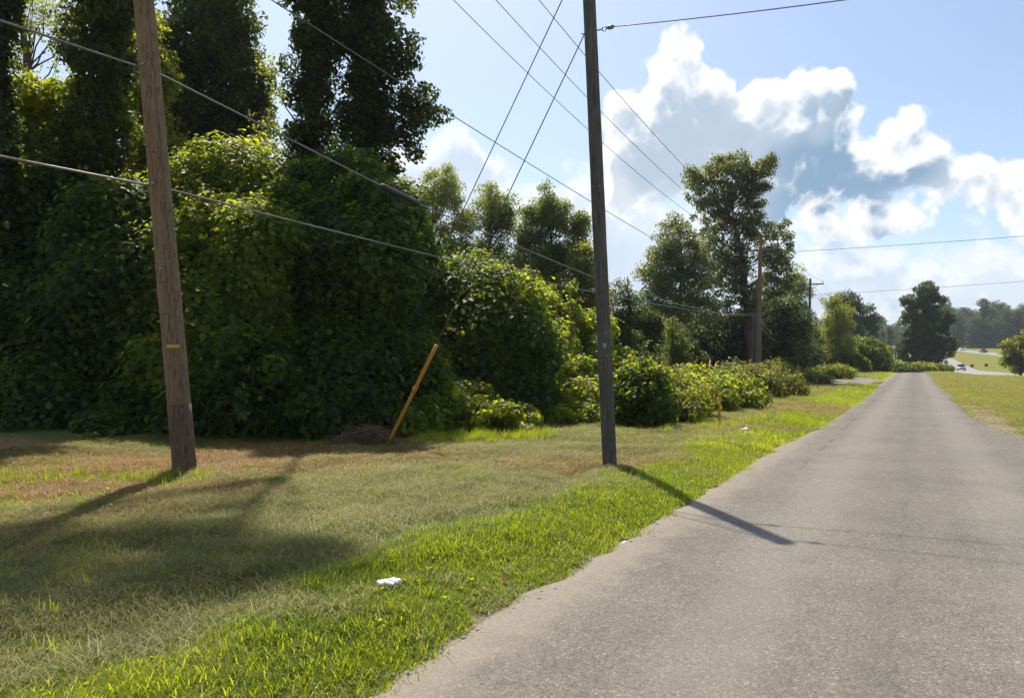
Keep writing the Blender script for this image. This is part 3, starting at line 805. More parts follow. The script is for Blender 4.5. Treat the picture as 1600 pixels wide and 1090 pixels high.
vine_mass('kudzu_heap', 'low sunlit slope of vines at the yellow guard tube', [(at(655, 560, 18.6), (.5, .8, .32)), (at(665, 600, 18.2), (.65, 1.0, .45)), (at(705, 630, 17.8), (.75, 1.1, .40)), (at(765, 652, 17.0), (.7, .5, .28)), (at(640, 655, 16.6), (.6, .5, .3))], 'vines', per=160, tint=(.72, .2), rl=(.13, .32), leaf=.12, shoots=12)
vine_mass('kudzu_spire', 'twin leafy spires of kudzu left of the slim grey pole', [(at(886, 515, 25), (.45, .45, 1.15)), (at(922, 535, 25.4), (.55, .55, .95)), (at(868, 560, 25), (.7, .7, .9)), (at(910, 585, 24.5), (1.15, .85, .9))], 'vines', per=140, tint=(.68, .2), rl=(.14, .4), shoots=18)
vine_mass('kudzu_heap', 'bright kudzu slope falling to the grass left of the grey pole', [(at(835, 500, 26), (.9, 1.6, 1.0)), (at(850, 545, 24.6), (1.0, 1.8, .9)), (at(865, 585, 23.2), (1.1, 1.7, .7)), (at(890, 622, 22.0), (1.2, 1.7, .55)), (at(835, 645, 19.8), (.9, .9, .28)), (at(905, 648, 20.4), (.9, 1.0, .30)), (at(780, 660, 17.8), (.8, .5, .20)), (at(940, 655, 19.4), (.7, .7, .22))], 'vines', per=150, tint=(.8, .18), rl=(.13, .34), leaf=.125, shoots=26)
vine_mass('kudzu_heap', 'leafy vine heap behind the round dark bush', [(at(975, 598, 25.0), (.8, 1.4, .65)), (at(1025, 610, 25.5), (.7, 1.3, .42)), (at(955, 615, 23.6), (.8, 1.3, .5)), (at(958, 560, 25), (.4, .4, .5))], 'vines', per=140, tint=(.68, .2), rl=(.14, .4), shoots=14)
vine_mass('round_bush', 'round dark green bush on the grass right of the grey pole', [(at(1003, 625, 18.4), (.60, .6, .76)), (at(980, 640, 18.2), (.4, .45, .5)), (at(1025, 640, 18.3), (.34, .4, .45))], 'bush', per=190, rl=(.12, .28), leaf=.10, tint=(.45, .2), shoots=8)
vine_mass('brush_patch', 'olive brush right of the round dark bush', [(at(1065, 638, 19.8), (.65, .6, .42)), (at(1045, 622, 20.8), (.5, .6, .5)), (at(1088, 632, 21), (.4, .5, .42))], 'brush', mat='yellowgreen', per=150, rl=(.12, .3), leaf=.09, tint=(.45, .25), core=.5, jitter=.5, shoots=30)
vine_mass('brush_patch', 'bright vine brush behind the orange marker post', [(at(1095, 622, 25.0), (1.0, 1.5, .55)), (at(1140, 622, 26.0), (.9, 1.4, .45)), (at(1080, 608, 28.0), (1.1, 1.5, .6)), (at(1040, 612, 27.5), (1.0, 1.4, .55)), (at(1125, 606, 29.5), (1.1, 1.5, .55))], 'brush', per=150, rl=(.13, .34), leaf=.12, tint=(.75, .2), core=.6, shoots=40, jitter=.4)
vine_mass('brush_patch', 'brownish seeding brush below the tall brown utility pole', [(at(1175, 608, 33), (1.1, 1.0, .7)), (at(1215, 608, 35), (1.1, 1.0, .65)), (at(1145, 602, 35), (1.0, 1, .75)), (at(1195, 598, 36), (.9, .9, .7))], 'brush', mat='brownbrush', per=90, rl=(.16, .4), leaf=.11, tint=(.5, .3), core=.45, jitter=.6, shoots=40)
vine_mass('small_bush', 'small round dark bush right of the tall brown pole', [(at(1246, 588, 52), (.75, .7, .5))], 'bush', per=110, rl=(.16, .3), leaf=.13, mat='broad', tint=(.4, .2))
vine_mass('brush_patch', 'green brush between small dark bush and gravel turn-out', [(at(1272, 596, 50), (.9, 1, .6)), (at(1230, 603, 44), (.9, .9, .5)), (at(1305, 585, 66), (1.5, 1.2, .6)), (at(1222, 590, 50), (1.0, 1.0, .8))], 'brush', mat='yellowgreen', per=75, rl=(.18, .45), leaf=.14, tint=(.5, .25), core=.6, jitter=.4, shoots=12)
vine_mass('kudzu_mound', 'dark kudzu mound beside the lane near the crest', [(at(1350, 555, 100), (2.3, 2.5, 2.0)), (at(1372, 560, 104), (1.6, 1.8, 1.6)), (at(1325, 570, 96), (2.2, 2, 1.1)), (at(1340, 540, 104), (1.0, 1.2, 1.0))], 'vines', per=30, rl=(.3, .9), leaf=.28, tint=(.5, .2), mat='kudzu', shoots=0)
vine_mass('hedge_patch', 'low green scrub closing the lane beyond the crest', [(at(1420, 578, 122), (4.2, 2, .8)), (at(1450, 577, 126), (3.8, 2, .8)), (at(1385, 574, 124), (3, 2, 1.0))], 'scrub', per=22, rl=(.3, .7), leaf=.28, tint=(.6, .2), core=.8)

# --- ivy covered trunks and tall trees at the left
ivy_column('ivy_tree', 'ivy-wrapped dark trunk at the very left edge', [gp(-10, 17.6), at(-8, 300, 17.6), at(0, 0, 17.6), at(4, -190, 17.6)], .36, .2, per=130, spread=.26)
ivy_column('ivy_tree', 'ivy-wrapped column tree just left of the thick pole', [gp(70, 19.4), at(105, 330, 19.4), at(160, 200, 19.4), at(165, 0, 19.4), at(168, -190, 19.4)], .80, .26, per=130, tint=(.6, .25), spread=.34)
ivy_column('ivy_tree', 'tall dark ivy column left of the sky gap', [gp(480, 22), at(485, 300, 22), at(492, 0, 22), at(496, -110, 22)], .74, .22, per=130, spread=.30, cover=.95, tint=(.34, .24))
ivy_column('ivy_tree', 'tall dark ivy column with leafy branch reaching right', [gp(565, 22.4), at(567, 300, 22.4), at(568, 0, 22.4), at(570, -60, 22.4)], .74, .24, per=130, spread=.28, cover=.95, tint=(.34, .24),
           side=[(at(575, 110, 22.4), at(672, 185, 21.6), 40), (at(570, 60, 22.4), at(640, 95, 21.8), 26), (at(575, 180, 22.4), at(640, 215, 22), 24), (at(575, 20, 22.4), at(615, 40, 22), 18), (at(575, 230, 22.4), at(615, 270, 22), 14)])
tree('leaning_tree', 'bare forked trunk leaning in the sky gap at upper left', [gp(75, 24), at(60, 200, 24), at(35, 60, 24), at(15, -120, 24)], [(at(70, 10, 24), (1.8, 1.5, .9)), (at(40, 170, 25), (1.2, 1, 1)), (at(95, 60, 25), (.7, .7, 1.0)), (at(20, 100, 25), (.8, .8, 1.0))], .2, 80, .42, 70, .10, 'broad', tint=(.6, .25))
tree('leaning_tree', 'loose leafy tree filling the gap left of the thick pole', [gp(215, 23), at(212, 300, 23), at(208, 0, 23), at(205, -100, 23)], [(at(215, 60, 23), (.8, .8, 1.6)), (at(220, 200, 23), (.9, .9, 1.5)), (at(230, 270, 23), (.8, .8, 1.2)), (at(245, 120, 23), (.7, .6, 1.4)), (at(255, 250, 23), (.8, .8, 1.1)), (at(195, 120, 22), (.6, .6, 1.5))], .14, 230, .45, 100, .11, 'broad', tint=(.7, .25), shape='ovate')
tree('shade_tree', 'dark leafy tree crown right of the thick pole top', [gp(330, 28), at(335, 300, 28), at(340, 60, 28), at(340, -60, 28)], [(at(325, 150, 28), (1.9, 1.6, 2.5)), (at(335, 40, 28), (1.6, 1.6, 2.3)), (at(335, -50, 28), (1.4, 1.4, 1.3)), (at(385, 180, 28), (.9, 1.0, 1.6)), (at(350, 240, 28), (1.5, 1.1, 1.0)), (at(275, 110, 28), (1.1, 1.1, 2.2)), (at(265, 220, 28), (1.2, 1.1, 1.4)), (at(395, 110, 28), (.7, .8, 1.0))], .24, 520, .56, 130, .13, 'ivy', fill=.5, tint=(.55, .25), shape='ovate')
tree('tall_tree', 'very tall trunk rising out of frame between the ivy columns', [gp(492, 23.2), at(492, 200, 23.2), at(492, -200, 23.2), at(470, -800, 23.2)], [(np.array([-7.9, 22.6, 27.4]), (2.3, 1.3, 1.2)), (np.array([-9.2, 22.6, 27.0]), (1.5, 1.2, 1.2)), (np.array([-6.3, 22.6, 26.6]), (1.3, .9, .7)), (at(425, 215, 23.5), (.6, .6, .9)), (at(430, 120, 24), (.5, .5, .9))], .13, 150, .55, 90, .13, 'broad', fill=.5)
k = 0
for px, Y, top, w in ((-40, 27, 120, 1.7), (60, 28, 250, 1.8), (200, 29, 260, 2.0), (310, 28, 290, 1.9), (430, 29, 300, 1.8), (520, 30, 320, 2.2), (610, 31, 370, 1.9), (690, 33, 430, 2.0), (780, 33, 470, 1.8)):
    zt = at(px, top, Y)[2]; g0 = gp(px, Y)
    names = ['beyond the left frame edge', 'under the upper left sky gap', 'behind the thick pole', 'behind the sunlit kudzu top', 'in the gap between the dark crown and ivy columns', 'behind the two ivy columns', 'right behind the branch-bearing ivy column', 'behind the kudzu dome shoulder', 'behind the kudzu spires']
    tree('understory_tree', 'dense dark understory tree ' + names[k], [g0, g0 + np.array([.1, 0, zt * .5]), g0 + np.array([0, 0, zt * .9])], [(g0 + np.array([0, 0, zt * .35]), (w, 1.4, zt * .36)), (g0 + np.array([.2, 0, zt * .7]), (w * .8, 1.3, zt * .28))], .14, 90, .7, 110, .16, 'broad', group='understory trees behind the kudzu', fill=.6, tint=(.5, .22)); k += 1

# --- airy trees in the middle distance
tree('poplar_tree', 'airy pale tree with slender trunks left of the guy wires', [gp(672, 46), at(675, 380, 46), at(680, 262, 46)], [(at(690, 300, 46), (1.5, 1.5, 1.6)), (at(650, 330, 46), (1.5, 1.4, 1.9)), (at(700, 390, 46), (1.6, 1.4, 1.9)), (at(655, 420, 46), (1.6, 1.4, 1.6)), (at(635, 290, 46), (.8, .8, .8)), (at(720, 420, 46), (1.6, 1.4, 1.6)), (at(720, 340, 46), (.8, .8, 1.2))], .12, 380, .48, 115, .13, 'pale', fill=.45)
tree('poplar_tree', 'small airy pale tree behind where the guy wires cross', [gp(765, 44), at(765, 400, 44), at(768, 285, 44)], [(at(765, 330, 44), (1.1, 1.2, 1.7)), (at(745, 400, 44), (1.5, 1.4, 1.7)), (at(790, 420, 44), (1.4, 1.3, 1.6)), (at(795, 345, 44), (.9, .8, 1.3)), (at(730, 350, 44), (.6, .6, .9)), (at(770, 450, 44), (1.6, 1.3, 1.2))], .12, 360, .48, 115, .13, 'pale', fill=.45, tint=(.5, .25))
tree('poplar_tree', 'taller airy green tree left of the slim grey pole', [gp(862, 42), at(860, 400, 42), at(858, 290, 42)], [(at(858, 335, 42), (1.2, 1.2, 1.8)), (at(845, 420, 42), (1.7, 1.5, 1.9)), (at(895, 390, 42), (1.1, 1.0, 1.6)), (at(822, 365, 42), (.9, .8, 1.3)), (at(905, 350, 42), (.6, .6, 1.0))], .13, 420, .48, 120, .13, 'pale', fill=.45, tint=(.4, .25))
tree('poplar_tree', 'leafy tree just left behind the slim grey pole', [gp(915, 40), at(915, 450, 40), at(912, 380, 40)], [(at(912, 425, 40), (.9, 1.0, 1.6)), (at(885, 470, 40), (1.4, 1.2, 1.5)), (at(820, 460, 40), (1.5, 1.2, 1.5)), (at(935, 470, 40), (.7, .8, 1.2))], .12, 280, .48, 130, .13, 'broad', fill=.45, tint=(.65, .25))
tree('cedar_tree', 'dark dense conical tree right behind the slim grey pole', [gp(985, 36), at(985, 500, 36), at(980, 432, 36)], [(at(978, 490, 36), (.8, .8, 1.8)), (at(990, 560, 36), (1.4, 1.1, 1.6)), (at(955, 540, 36), (.9, .9, 1.5))], .15, 170, .42, 130, .10, 'darkfar', fill=.45, tint=(.65, .3))
tree('cedar_tree', 'dark scrubby tree low behind the round bush', [gp(1015, 44), at(1015, 540, 44), at(1012, 490, 44)], [(at(1015, 550, 44), (1.6, 1.3, 2.2)), (at(950, 545, 44), (1.6, 1.3, 2.3)), (at(1060, 560, 46), (1.7, 1.4, 2.0)), (at(1000, 500, 44), (.8, .8, 1.2))], .14, 330, .6, 170, .14, 'darkfar', fill=.45, tint=(.42, .28))
tree('cedar_tree', 'slim grey-green upright tree beside the dark conical tree', [gp(1050, 37), at(1052, 540, 37), at(1050, 490, 37)], [(at(1050, 550, 37), (.5, .5, 1.9)), (at(1068, 570, 37), (.45, .45, 1.3))], .1, 80, .30, 110, .09, 'pale', fill=.5, tint=(.25, .2))
tree('cottonwood_tree', 'tallest open-crowned tree with leaning dark trunk right of the grey pole', [gp(1172, 58), at(1168, 470, 58), at(1155, 380, 58), at(1135, 320, 58), at(1120, 270, 58)],
     [(at(1095, 285, 58), (1.4, 1.5, 1.9)), (at(1145, 262, 58), (1.9, 1.8, 1.5)), (at(1190, 265, 58), (1.2, 1.2, 1.3)), (at(1115, 335, 58), (1.7, 1.6, 1.6)), (at(1205, 365, 58), (1.7, 1.5, 1.7)), (at(1210, 430, 58), (1.7, 1.5, 1.8)), (at(1180, 320, 58), (1.0, 1.0, 1.3)), (at(1135, 430, 58), (2.0, 1.6, 2.0)), (at(1170, 470, 58), (2, 1.6, 1.8)), (at(1160, 350, 58), (1.2, 1.2, 1.5)), (at(1215, 400, 58), (1.3, 1.3, 1.3)), (at(1105, 390, 58), (1.5, 1.4, 1.5)), (at(1140, 305, 58), (1.7, 1.4, 1.2)), (at(1175, 290, 58), (1.2, 1.2, 1.2)), (at(1155, 400, 58), (1.5, 1.3, 1.4))], .30, 640, .50, 78, .16, 'cotton', fill=.42, tint=(.5, .3), shape='ovate')
tree('cottonwood_tree', 'broad pale-leaved tree left of the tallest tree', [gp(1060, 54), at(1062, 480, 54), at(1065, 380, 54)], [(at(1065, 385, 54), (2.1, 1.8, 2.0)), (at(1030, 430, 54), (1.7, 1.5, 2.0)), (at(1080, 470, 54), (2.2, 1.8, 2.2)), (at(1048, 352, 54), (.8, .9, .8)), (at(1025, 480, 54), (1.5, 1.4, 1.6)), (at(1090, 420, 54), (1.6, 1.4, 1.6))], .22, 480, .54, 100, .15, 'cotton', fill=.45, tint=(.62, .3))
tree('shade_tree', 'dense dark lower trees behind the tall brown utility pole', [gp(1140, 62), at(1140, 540, 62), at(1140, 480, 62)], [(at(1140, 530, 60), (4.0, 2, 3.2)), (at(1210, 520, 62), (3.0, 2, 3.4)), (at(1080, 545, 58), (2.6, 2, 2.6))], .2, 420, .85, 170, .2, 'darkfar', fill=.45, tint=(.38, .28))  # low leaf tint paints in the dense shade behind the brush
tree('shade_tree', 'dark thicket showing between the broad pale-leaved tree and the brush', [gp(1040, 66), at(1040, 540, 66), at(1040, 505, 66)], [(at(1000, 545, 66), (3.2, 2, 3.0)), (at(1070, 540, 67), (3.2, 2, 3.4)), (at(1160, 545, 70), (3.4, 2, 3.4)), (at(1230, 550, 72), (3.0, 2, 3.0))], .2, 330, 1.0, 140, .26, 'darkfar', fill=.45, tint=(.36, .26))  # thicket tinted dark to stand for deep shade
tree('willow_tree', 'light green tree behind the crossarm pole', [gp(1245, 82), at(1245, 500, 82), at(1245, 410, 82)], [(at(1245, 450, 82), (1.6, 1.6, 2.8)), (at(1252, 510, 82), (1.9, 1.8, 3.0)), (at(1225, 480, 80), (1.6, 1.5, 2.6))], .15, 220, .6, 90, .18, 'pale', fill=.45, tint=(.55, .25))
tree('shade_tree', 'dark tree filling the gap right of the crossarm pole', [gp(1275, 100), at(1275, 540, 100), at(1275, 510, 100)], [(at(1278, 535, 100), (2.6, 2, 3.0)), (at(1262, 555, 95), (2.2, 2, 2.4))], .2, 120, .8, 80, .25, 'darkfar', fill=.5, tint=(.6, .25))
tree('willow_tree', 'yellow-green rounded tree left of the far dark trees', [gp(1308, 96), at(1308, 520, 96), at(1308, 465, 96)], [(at(1308, 500, 96), (2.1, 2, 3.2)), (at(1310, 540, 96), (2.4, 2, 2.6)), (at(1300, 470, 96), (1.3, 1.2, 1.2))], .15, 230, .62, 90, .2, 'yellowgreen', fill=.45, tint=(.45, .25))
tree('oak_tree', 'dark rounded trees beyond the yellow-green tree', [gp(1345, 150), at(1345, 520, 150), at(1342, 460, 150)], [(at(1325, 475, 152), (3.0, 3, 2.6)), (at(1350, 500, 150), (3.2, 3, 4.5)), (at(1345, 545, 150), (3.4, 3, 3))], .3, 220, 1.0, 70, .36, 'darkfar', fill=.5, tint=(.55, .25))
tree('oak_tree', 'big dark tree standing alone where the lane ends', [gp(1442, 150), at(1444, 520, 150), at(1446, 450, 150)], [(at(1446, 465, 150), (3.4, 3.4, 3.4)), (at(1443, 505, 150), (4.6, 4, 4.6)), (at(1432, 545, 150), (3.6, 3, 4.0)), (at(1465, 540, 150), (3.4, 3, 3.6)), (at(1415, 470, 150), (1.3, 1.3, 1.0)), (at(1478, 500, 150), (1.4, 1.4, 1.8))], .7, 480, .9, 120, .32, 'darkfar', fill=.55, tint=(.55, .28), shape='ovate')
tree('roadside_tree', 'dark round tree at the right frame edge by the highway', [gp(1595, 128), at(1595, 560, 128), at(1598, 525, 128)], [(at(1600, 550, 128), (3.0, 2.6, 3.0)), (at(1574, 553, 128), (1.7, 1.7, 2.2)), (at(1602, 572, 128), (2.4, 2.0, 1.3)), (at(1625, 535, 128), (3.0, 3, 3.2))], .2, 300, .75, 110, .26, 'broad', fill=.55, tint=(.55, .3), shape='ovate')

# --- far wood across the highway: copies of four kinds
protos = []
for kk in range(4):
    h = [17, 20, 15, 22][kk]; o0 = np.array([0, 0, 0.0])
    w = [4.0, 4.2, 4.4, 3.2][kk]
    tr_ = tree('far_tree', 'x', [o0, o0 + np.array([.3, 0, h * .5]), o0 + np.array([0, 0, h * .9])], [(np.array([0, 0, h * .68]), (w, w, h * .30)), (np.array([.6, .4, h * .38]), (w * .95, w, h * .32)), (np.array([-.5, .4, h * .15]), (w * .9, w, h * .18)), (np.array([0, 0, h * .85]), (w * .7, w * .7, h * .16))], .3, 190, 1.25, 42, .52, 'darkfar', fill=.5, tint=(.42 + .08 * kk, .25))
    protos.append(tr_)
first = [True] * 4
def far_tree(px, Y, sc, kk, label, group):
    o = protos[kk] if first[kk] else copy_tree(protos[kk])
    first[kk] = False
    p = gp(px, Y); o.location = Vector([float(v) for v in p]) + Vector((0, 0, -.5)); o.rotation_euler.z = random.uniform(0, 6.28); o.scale = (sc, sc, sc * random.uniform(.9, 1.12))
    o['label'] = label; o['group'] = group
random.seed(21)
px = 1478
while px < 1700:
    far_tree(px + random.uniform(-3, 3), random.uniform(412, 440) - (px - 1480) * .25, random.uniform(.95, 1.2), random.randrange(4), 'tree in the front row of the far wood across the highway', 'far wood front row'); px += 7
px = 1470
while px < 1720:
    far_tree(px + random.uniform(-4, 4), random.uniform(455, 500), random.uniform(1.2, 1.5), random.randrange(4), 'tree in the higher rear row of the far wood across the highway', 'far wood rear row'); px += 8
px = 1255
while px < 1480:
    far_tree(px + random.uniform(-3, 3), random.uniform(540, 600), random.uniform(1.1, 1.4), random.randrange(4), 'bluish far tree on the ridge left of the lone dark tree', 'ridge trees beyond the lane'); px += 9
px = 1290
while px < 1400:
    far_tree(px + random.uniform(-3, 3), random.uniform(300, 340), random.uniform(.6, .85), random.randrange(4), 'mid-distance tree in the hollow left of the lone dark tree', 'trees in the hollow'); px += 11

exec_marker = 'POLES'
# ------------------------------------------------------------------ poles
def ring_tube(mb, p0, p1, r0, r1, k=22, n=30):
    t = np.linspace(0, 1, n)[:, None]; pts = np.array(p0) + (np.array(p1) - np.array(p0)) * t
    mb.tube(pts, np.linspace(r0, r1, n) * (1 + .012 * RNG.normal(size=n)), k)
def along_pole(p0, p1, z): f = (z - p0[2]) / (p1[2] - p0[2]); return np.array(p0) + (np.array(p1) - np.array(p0)) * f

NV = np.array([DY, -DX, 0.0])          # across the road
LV = np.array([DX, DY, 0.0])
def crossarm(root, c, half, mat, axis=NV, pins=(-1, 0, 1)):
    """wooden crossarm with braces and pin insulators"""
    axis = np.array(axis) / np.linalg.norm(axis); fw = np.cross(axis, [0, 0, 1])
    rot = np.stack([axis, fw, [0, 0, 1]], 1)
    cc = np.array(c) - fw * .16
    MB().box(cc, (2 * half, .10, .12), rot).build('crossarm', M[mat], root)
    for s_ in (-1, 1):
        MB().tube([cc + axis * s_ * half * .55 - np.array([0, 0, .05]), np.array(c) - fw * .12 - np.array([0, 0, .55])], .018, 6).build('brace', M['steel'], root)
    tops = []
    for p in pins:
        base = cc + axis * p * (half - .08) + np.array([0, 0, .06])
        t = np.array([0, 0, 1.0])
        MB().tube([base + t * z for z in (0, .08, .09, .13, .135, .18, .19, .22)], [.014, .014, .05, .05, .03, .045, .03, .02], 10).build('insulator', M['ceramic'], root)
        tops.append(base + t * .21)
    return tops

# thick pole at the left
pb = gp(291, 10.9); pt_ = np.array([-6.0, 10.9, 13.7])
pt_[0] = pb[0] + (-5.42 - pb[0]) / (7.0 - pb[2]) * (13.7 - pb[2])
pb_s = pb - np.array([0, 0, .25])
PL = empty('utility_pole', pb, 'thick weathered wooden utility pole leaning left in front of kudzu', 'pole')
mb = MB(); ring_tube(mb, pb_s, pt_, .165, .115); mb.build('shaft', M['pole'], PL, True)
mb = MB(); ring_tube(mb, pb_s, along_pole(pb_s, pt_, 1.02), .1685, .1645, n=8); mb.build('butt_wrap', M['pole_wrap'], PL, True)
c = along_pole(pb, pt_, at(0, 541, 10.9)[2])
mb = MB(); a = np.linspace(-1.9, -.75, 8)
P0 = np.stack([c[0] + .168 * np.cos(a), c[1] + .168 * np.sin(a), np.full(8, c[2] - .022)], -1); P1 = P0 + np.array([0, 0, .044])
mb.add(np.concatenate([P0, P1]), [(i, i + 1, i + 9, i + 8) for i in range(7)]).build('tag', M['tagm'], PL)
for py, off in ((443, -.03), (491, -.04), (243, .0), (662, .09)):
    c = along_pole(pb, pt_, at(0, py, 10.9)[2])
    mb = MB().tube([c + np.array([off - .05, -.167, 0]), c + np.array([off, -.176, .004]), c + np.array([off + .05, -.166, 0])], .006, 5); mb.build('staple', M['pole_grey'], PL)
gz = np.linspace(.05, 12.5, 20)
MB().tube([along_pole(pb_s, pt_, z) + np.array([.12, -.115 + .0 * z, 0]) * (1 - z * .022) for z in gz], .006, 5, False).build('ground_wire', M['wire'], PL, True)
for z in (3.0, 4.24, 5.97):
    cbz = along_pole(pb_s, pt_, z); MB().tube([cbz + np.array([-.02, -.185, 0]), cbz + np.array([-.02, -.155, 0])], .018, 8).build('bolt', M['steel'], PL)
tops1 = crossarm(PL, along_pole(pb, pt_, 13.3), 1.2, 'pole_grey')

# slim grey pole in the middle
cb = gp(954, 11.7); ct = np.array([cb[0], 11.7, 8.25])
x50 = at(923, 50, 11.7)
ct[0] = cb[0] + (x50[0] - cb[0]) / (x50[2] - cb[2]) * (8.25 - cb[2])
PC = empty('utility_pole', cb, 'slim dark grey wooden pole standing by the lane edge with guy wires', 'pole')
mb = MB(); ring_tube(mb, cb - np.array([0, 0, .25]), ct, .115, .098); mb.build('shaft', M['pole_grey'], PC, True)
eye1 = along_pole(cb, ct, x50[2]); eye2 = along_pole(cb, ct, 8.05)
for e in (eye1, eye2):
    MB().tube([e - NV * .16, e + NV * .2], .012, 6).build('eye_bolt', M['steel'], PC)
    a = np.linspace(0, 2 * np.pi, 13); cc = e + NV * .23
    MB().tube(np.stack([cc + NV * math.cos(t) * .035 + np.array([0, 0, math.sin(t) * .035]) for t in a]), .010, 6, False).build('eye_ring', M['steel'], PC)
    MB().tube([e + NV * .27, e + NV * .31, e + NV * .36, e + NV * .40], [.012, .035, .035, .012], 8).build('strain_insulator', M['ceramic'], PC)

MB().tube([along_pole(cb - np.array([0, 0, .25]), ct, z) + np.array([-.07, -.083, 0]) for z in np.linspace(.03, 8.0, 12)], .005, 5, False).build('ground_wire', M['wire'], PC, True)
for z in (1.75, 2.1, 4.4):
    cbz = along_pole(cb - np.array([0, 0, .25]), ct, z); MB().tube([cbz + np.array([.02, -.13, 0]), cbz + np.array([.02, -.1, 0])], .013, 8).build('bolt', M['steel'], PC)
MB().box(along_pole(cb - np.array([0, 0, .25]), ct, 1.9) + np.array([-.01, -.112, 0]), (.06, .006, .09)).build('tag', M['steel'], PC)

# brown crossarm pole and the short dark pole touching it
ab = gp(1185, 50.6); atp = at(1188, 380, 50.6)
PA = empty('utility_pole', ab, 'tall brown utility pole with crossarm in front of the tallest tree', 'pole')
mb = MB(); ring_tube(mb, ab - np.array([0, 0, .2]), atp, .17, .13, 14, 12); mb.build('shaft', M['pole_brown'], PA, True)
topsA = crossarm(PA, at(1188, 390, 50.6), 1.1, 'pole_brown')
a2 = gp(1177, 51.2); a2t = at(1179, 488, 51.2)
PA2 = empty('stub_pole', a2, 'short dark pole standing against the tall brown pole', 'pole')
mb = MB(); ring_tube(mb, a2 - np.array([0, 0, .2]), a2t, .16, .14, 12, 8); mb.build('shaft', M['pole_grey'], PA2, True)
MB().tube([a2t + np.array([0, -.2, -.15]), a2t + np.array([0, .2, -.15])], .03, 6).build('clamp', M['steel'], PA2)
bbp = gp(1263, 74); btp = at(1266, 435, 74)
PB = empty('utility_pole', bbp, 'slender grey utility pole with long crossarm against the sky', 'pole')
mb = MB(); ring_tube(mb, bbp - np.array([0, 0, .2]), btp, .15, .12, 12, 10); mb.build('shaft', M['pole_grey'], PB, True)
topsB = crossarm(PB, at(1266, 444, 74), 1.25, 'pole_grey')
b2 = gp(1255, 74.5); b2t = at(1256, 530, 74.5)
PB2 = empty('stub_pole', b2, 'short dark pole beside the slender crossarm pole', 'pole')
mb = MB(); ring_tube(mb, b2 - np.array([0, 0, .2]), b2t, .17, .15, 12, 8); mb.build('shaft', M['pole_grey'], PB2, True)
FAR = []
for px, top, Y, r, lab in ((1330, 492, 118, .13, 'thin pole in front of the dark kudzu mound near the crest'), (1367, 500, 150, .12, 'distant thin pole above the dark kudzu mound'),
                           (1389, 540, 135, .10, 'leftmost of the poles clustered left of the lone dark tree'), (1394, 541, 142, .10, 'second of the clustered poles left of the lone dark tree'),
                           (1399, 542, 128, .14, 'third of the clustered poles left of the lone dark tree'), (1403, 541, 128, .13, 'rightmost of the poles clustered left of the lone dark tree')):
    p0 = gp(px, Y); p1 = at(px + .5, top, Y)
    o = empty('utility_pole', p0, lab, 'pole', 'far poles along the lane')
    mb = MB(); ring_tube(mb, p0 - np.array([0, 0, .3]), p1, r, r * .8, 10, 6); mb.build('shaft', M['pole_grey'], o, True)
    MB().box(p1 - np.array([0, 0, .5]), (1.2, .1, .12)).build('crossarm', M['pole_grey'], o)
    FAR.append(p1)

# ------------------------------------------------------------------ wires
def wire(name, label, p0, p1, sag, r, mat='wire', n=48, cat='wire', back=None, group=None, zs=None):
    p0, p1 = np.array(p0, float), np.array(p1, float)
    t = np.linspace(0, 1, n)[:, None]
    pts = p0 + (p1 - p0) * t; pts[:, 2] -= (4 * sag * t * (1 - t))[:, 0]
    if zs is not None:                   # measured heights, for a span with a weight on it
        zz = np.interp(t[:, 0], [a_ for a_, _ in zs], [b_ for _, b_ in zs]); kz = np.array([.25, .5, .25])
        for _ in range(3): zz[1:-1] = np.convolve(zz, kz, 'valid')
        pts[:, 2] = zz
    if back is not None:                 # the span goes on behind the viewer
        t2 = np.linspace(0, 1, 24)[:, None]
        e = p0 - LV * 42 + np.array([0, 0, back]); bk = e + (p0 - e) * t2; bk[:, 2] -= (4 * sag * t2 * (1 - t2))[:, 0]
        pts = np.concatenate([bk[:-1], pts])
    o = MB().tube(pts, r, 6).build(name, M[mat], None, True, origin=pts[-1])
    tag(o, label, cat, group); return o, pts

for i, (lab, sg) in enumerate((('left power line running from the crossarm down to the brown pole', 1.33), ('middle power line passing behind the slim grey pole high up', 1.33), ('right power line crossing the slim grey pole nearest its top', 1.33))):
    wire('power_line', lab, tops1[i], topsA[i], sg, .011, back=.5)
    wire('power_line', ['left', 'middle', 'right'][i] + ' power line between the two crossarm poles', topsA[i], topsB[i], .35, .012)
side = -LV * .16
pn = along_pole(pb, pt_, 8.15) + side
wire('neutral_wire', 'long thin wire slanting from upper left behind the ivy column to the brown pole', along_pole(pb, pt_, 8.15) + NV * .15, at(1188, 465, 50.6) + NV * .16, .35, .011, back=.3)
pc1 = along_pole(pb, pt_, at(0, 291, 10.9)[2]) + np.array([.02, .19, 0])
pc2 = along_pole(pb, pt_, at(0, 107, 10.9)[2]) + np.array([.02, .18, 0])
endc = a2t + np.array([0, -.15, -.15])
wire('phone_cable', 'lower thick telephone cable sagging across the kudzu', pc1, endc + np.array([0, 0, -.1]), .42, .016, 'cable', cat='cable', back=.3)
o, pts = wire('phone_cable', 'upper telephone cable carrying a dark splice case', pc2, endc + np.array([0, 0, .05]), .55, .015, 'cable', cat='cable', back=.3, zs=[(0, pc2[2]), (.089, 5.52), (.1345, 5.25), (.374, 4.57), (.6, 4.35), (.8, 4.42), (1, endc[2] + .05)])
